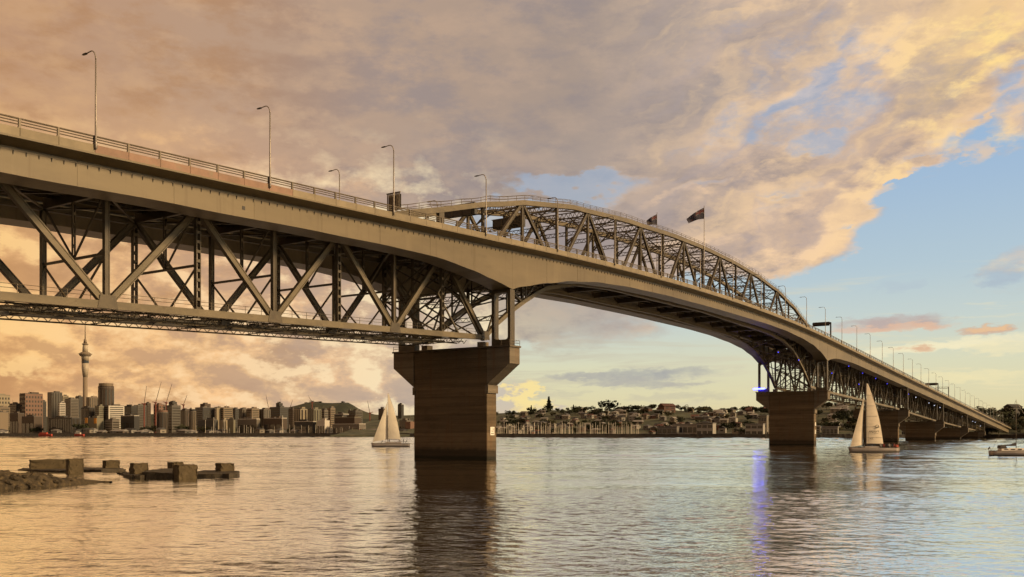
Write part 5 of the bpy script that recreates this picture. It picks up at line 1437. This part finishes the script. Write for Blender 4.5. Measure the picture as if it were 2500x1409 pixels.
for j in range(6):
    zz = 5.0+j*2.7; k = (zz-3.1)/17.6; wv = 4.9*(1-k)+.15+.5*math.sin(math.pi*k)
    MB().tube([(mx-.12-u*wv, .55*math.sin(math.pi*min(1, u*.9+.06))*(1-.75*k)*wv/6-.35*u*(1-k)-.03, zz) for u in (0, .3, .6, 1)], .02, 4).build('sail_seam', M['rail'], YA)
for zz, sp_ in ((7.4, .95), (13.6, .75)): MB().beam((mx, -sp_, zz), (mx, sp_, zz+.05), .07, .05).build('spreader', M['mast_alu'], YA)
for sg in (-1, 1): MB().tube([(mx-.1, sg*1.75, 1.4), (mx, sg*.95, 7.4), (mx, sg*.75, 13.6), (mx, 0, 20.5)], .02, 4).build('shroud', M['rail'], YA)
for sg in (-1, 1):
    for xx in (-6.6, -4.4, -2.2, 0, 2.2, 4.4): MB().beam((xx, sg*1.55*(1-max(0, xx)/9), 1.4), (xx, sg*1.55*(1-max(0, xx)/9), 2.0), .04, .04).build('stanchion', M['rail'], YA)
    MB().tube([(xx, sg*1.55*(1-max(0, xx)/9), 2.0) for xx in (-6.6, -2.2, 0, 2.2, 4.4)], .02, 4).build('lifeline', M['rail'], YA)
MB().loft([[(-4.2, -1.1, 1.3), (-4.2, 1.1, 1.3), (-4, .9, 1.85), (-4, -.9, 1.85)], [(2.2, -.95, 1.35), (2.2, .95, 1.35), (1.6, .7, 1.85), (1.6, -.7, 1.85)]]).build('coachroof', M['hull_pale'], YA)
MB().box((-7.0, 0, 1.75), (.06, 2.4, .05)).build('pushpit', M['rail'], YA)
def on(t, v): return Matrix.Translation(t.location) @ Matrix.Rotation(t.rotation_euler.z, 4, 'Z') @ Vector(v)
for k, (x, y, ps, i, lab) in enumerate(((3.0, -.6, 'sit', 0, 'dark-clad person seated on the foredeck of the cream-sailed yacht'), (.2, -.9, 'stand', 0, 'dark-clad person standing by the mast of the cream-sailed yacht'), (-3.9, -1.1, 'stand', 2, 'pale-clad person standing mid-cockpit on the cream-sailed yacht'), (-5.4, -.7, 'stand', 0, 'dark-clad person near the helm of the cream-sailed yacht'), (-6.3, .3, 'sit', 0, 'person seated at the stern of the cream-sailed yacht'))):
    person(ps, i, on(YA, (x, y, 1.42)), YA.rotation_euler.z, lab)
# the printed-sail yacht in front of the third pier
z = CAM_H*F_PX/(1104-Y_H); p = px(2131, Y_H, z)
YB = thing('sailing_yacht', 'long grey yacht with printed tan sails before the third pier', 'sailing yacht', (p.x, p.y, 0), math.pi+.20, 'yachts under sail')
L = 15.4; hull_parts(YB, L, 3.3, 1.25, M['hull_grey'])
MB().loft([[(-7.75, -1.2, 1.32), (-7.75, 1.2, 1.32), (-7.5, .6, .05), (-7.5, -.6, .05)], [(-7.2, -1.25, 1.36), (-7.2, 1.25, 1.36), (-6.9, .65, .05), (-6.9, -.65, .05)]]).build('transom', M['stern_white'], YB)
MB().box((-7.3, 0, 1.75), (.7, 1.6, .7)).build('stern_flag', M['stern_red'], YB)
mx = 2.3
MB().tube([(mx, 0, 1.1), (mx-.15, 0, 19.6)], [.15, .09], 8).build('mast', M['deckline'], YB, True)
MB().tube([(mx, 0, 2.3), (mx-5.8, -.2, 2.25)], [.13, .11], 8).build('boom', M['deckline'], YB)
ms = sail_surface(((mx-.25, 0, 2.5), (mx-.35, 0, 19.5)), ((mx-5.7, -.2, 2.4), (mx-.75, 0, 19.5)), .5, roach=.75).build('mainsail', M['sail2'], YB, True, fix=False)
jb = sail_surface(((7.2, 0, 1.5), (mx+.55, 0, 15.6)), ((mx+.35, -.8, 2.1), (mx+.42, -.05, 15.4)), .8, roach=-.2).build('jib', M['sail2'], YB, True, fix=False)
for j in range(5):                                        # panel seams on the mainsail
    zz = 4.2+j*3.0; k = (zz-2.5)/17
    MB().tube([(mx-.3-u*(5.45*(1-k)+.4)*.98, (.5*math.sin(math.pi*min(1, u*.9+.06))*(1-.75*k)*(5.5*(1-k))/6)+.03, zz) for u in (0, .25, .5, .75, 1)], .025, 4).build('sail_seam', M['deckline'], ms)
def letter(txt, size, x, zz, yb):
    o = link('lettering', text_mesh(txt, size, M['ink']), ms, (x, yb, zz), (R(90), 0, R(180)))
    return o
for zz, sp_ in ((7.0, .9), (12.6, .7)): MB().beam((mx-.05, -sp_, zz), (mx-.05, sp_, zz+.05), .07, .05).build('spreader', M['deckline'], YB)
for sg in (-1, 1): MB().tube([(mx-.1, sg*1.5, 1.35), (mx-.05, sg*.9, 7.0), (mx-.05, sg*.7, 12.6), (mx-.1, 0, 19.2)], .02, 4).build('shroud', M['deckline'], YB)
letter('explore', 1.0, mx-2.35, 6.0, .56); letter('new zealand', .26, mx-3.0, 5.35, .56); letter('NZL', .62, mx-1.6, 3.85, .50)
MB().tube([(mx-3.35+.55*math.cos(a*.35), .5, 7.3+.42*math.sin(a*.35)) for a in range(17)], .07, 5).build('emblem', M['ink'], ms)
MB().tube([(mx-3.35+.34*math.cos(a*.35+2), .5, 7.25+.2*math.sin(a*.35+2)) for a in range(11)], .06, 5).build('emblem', M['ink'], ms)
MB().tube([(7.4, 0, 1.4), (mx+.1, 0, 15.9)], .025, 4).build('forestay', M['rail'], YB); MB().tube([(-7.5, 0, 1.2), (mx-.15, 0, 19.5)], .02, 4).build('backstay', M['rail'], YB)
MB().loft([[(-1.6, -.9, 1.3), (-1.6, .9, 1.3), (-1.5, .8, 1.6), (-1.5, -.8, 1.6)], [(3.4, -.7, 1.35), (3.4, .7, 1.35), (2.9, .5, 1.6), (2.9, -.5, 1.6)]]).build('coachroof', M['hull_pale'], YB)
for k, (x, y, ps, i) in enumerate(((3.2, .4, 'sit', 0), (-2.0, .7, 'sit', 2), (-2.9, .8, 'sit', 1), (-4.0, .9, 'sit', 0), (-4.8, .6, 'sit', 2), (-5.7, .9, 'sit', 0), (-6.4, .4, 'sit', 1))):
    person(ps, i, on(YB, (x, y, 1.25)), YB.rotation_euler.z+1.4, '%s-clad crew member seated aboard the printed-sail yacht, %s from the bow' % (('dark', 'red', 'pale')[i], ORD[k+1]))
# the yacht cut by the right picture edge: bow to the right, sail stowed
z = CAM_H*F_PX/(1112-Y_H); p = px(2487, Y_H, z)
YC = thing('moored_yacht', 'pale yacht with black stowed sail cut by the right picture edge', 'sailing yacht', (p.x, p.y, 0), -.06)
hull_parts(YC, 13.2, 3.6, 1.15, M['hull_pale'])
mx = -.6
MB().tube([(mx, 0, 1.1), (mx, 0, 13.6)], [.085, .05], 8).build('mast', M['rail'], YC, True)
MB().loft([[(mx, -.14, 2.35), (mx, .14, 2.35), (mx, .12, 3.2), (mx, -.12, 3.2)], [(mx-1.2, -.2, 2.3), (mx-1.2, .2, 2.3), (mx-1.2, .1, 2.75), (mx-1.2, -.1, 2.75)], [(mx-4.4, -.1, 2.3), (mx-4.4, .1, 2.3), (mx-4.4, .04, 2.45), (mx-4.4, -.04, 2.45)]]).build('stowed_sail', M['deckline'], YC)
MB().tube([(6.3, 0, 1.4), (mx, 0, 13.4)], .03, 4).build('forestay', M['mast_alu'], YC); MB().tube([(-6.4, 0, 1.2), (mx, 0, 13.5)], .02, 4).build('backstay', M['rail'], YC)
MB().loft([[(-4.6, -1.2, 1.15), (-4.6, 1.2, 1.15), (-4.4, .9, 1.75), (-4.4, -.9, 1.75)], [(2.0, -1, 1.2), (2.0, 1, 1.2), (1.5, .7, 1.75), (1.5, -.7, 1.75)]]).build('coachroof', M['hull_white'], YC)
for xx in (-3.4, -1.8, -.2): MB().box((xx, -1.04, 1.5), (1.0, .06, .22)).build('cabin_window', M['ink'], YC)
MB().loft([[(-4.7, -1.0, 1.75), (-4.7, 1.0, 1.75), (-4.6, .9, 2.5), (-4.6, -.9, 2.5)], [(-3.2, -.95, 1.75), (-3.2, .95, 1.75), (-3.7, .85, 2.5), (-3.7, -.85, 2.5)]]).build('spray_hood', M['deckline'], YC)
MB().tube([(-6.5, 0, 1.15), (-6.9, 0, 2.2)], .04, 5).build('ensign_staff', M['rail'], YC); MB().add([(-6.75, .02, 1.8), (-6.9, .02, 2.2), (-7.3, .1, 1.6), (-7.15, .1, 1.3)], [(0, 1, 2, 3)]).build('ensign', M['flag_red'], YC)
for k, (x, y, ps, i, lab) in enumerate(((-3.3, -.6, 'sit', 0, 'dark-clad person seated in the cockpit of the yacht at the right edge'), (1.2, -.5, 'stand', 0, 'dark-clad person standing forward on the yacht at the right edge'))):
    person(ps, i, on(YC, (x, y, 1.15)), YC.rotation_euler.z, lab)
# a few buoys
M['buoy'] = material('buoy_yellow', (.45, .26, .02), .5, vary=.1)
for x, y, lab in ((483, 1075, 'tiny yellow buoy on the water below the city'),):
    q = on_water(x, y); t = thing('buoy', lab, 'buoy', (q.x, q.y, 0)); MB().lathe([(.2, -.4), (.8, 0), (.8, .5), (.3, 1.0)], 10).build('float', M['buoy'], t, True); MB().tube([(0, 0, .9), (0, 0, 1.9)], .06, 5).build('staff', M['rail'], t)

# ------------------------------------------------------------------ look-alikes get their place in the row
def ordinal(n):
    if n < 20: return ORD[n]
    tens = ['', '', 'twent', 'thirt', 'fort', 'fift', 'sixt', 'sevent', 'eight', 'ninet']
    if n < 100: return tens[n//10]+('ieth' if n % 10 == 0 else 'y-'+ORD[n % 10])
    return 'hundredth' if n == 100 else 'hundred and '+ordinal(n-100) if n < 200 else 'two hundred and '+ordinal(n-200)
same = {}
for o in scene.objects:
    if o.parent is None and 'label' in o: same.setdefault(o['label'], []).append(o)
for lab, os_ in same.items():
    if len(os_) > 1:
        os_.sort(key=lambda o: o.location.x/max(o.location.y, 1))
        for i, o in enumerate(os_): o['label'] = ' '.join(lab.split()[:16-3-len(ordinal(i+1).split())]).rstrip(',')+', %s from the left' % ordinal(i+1)
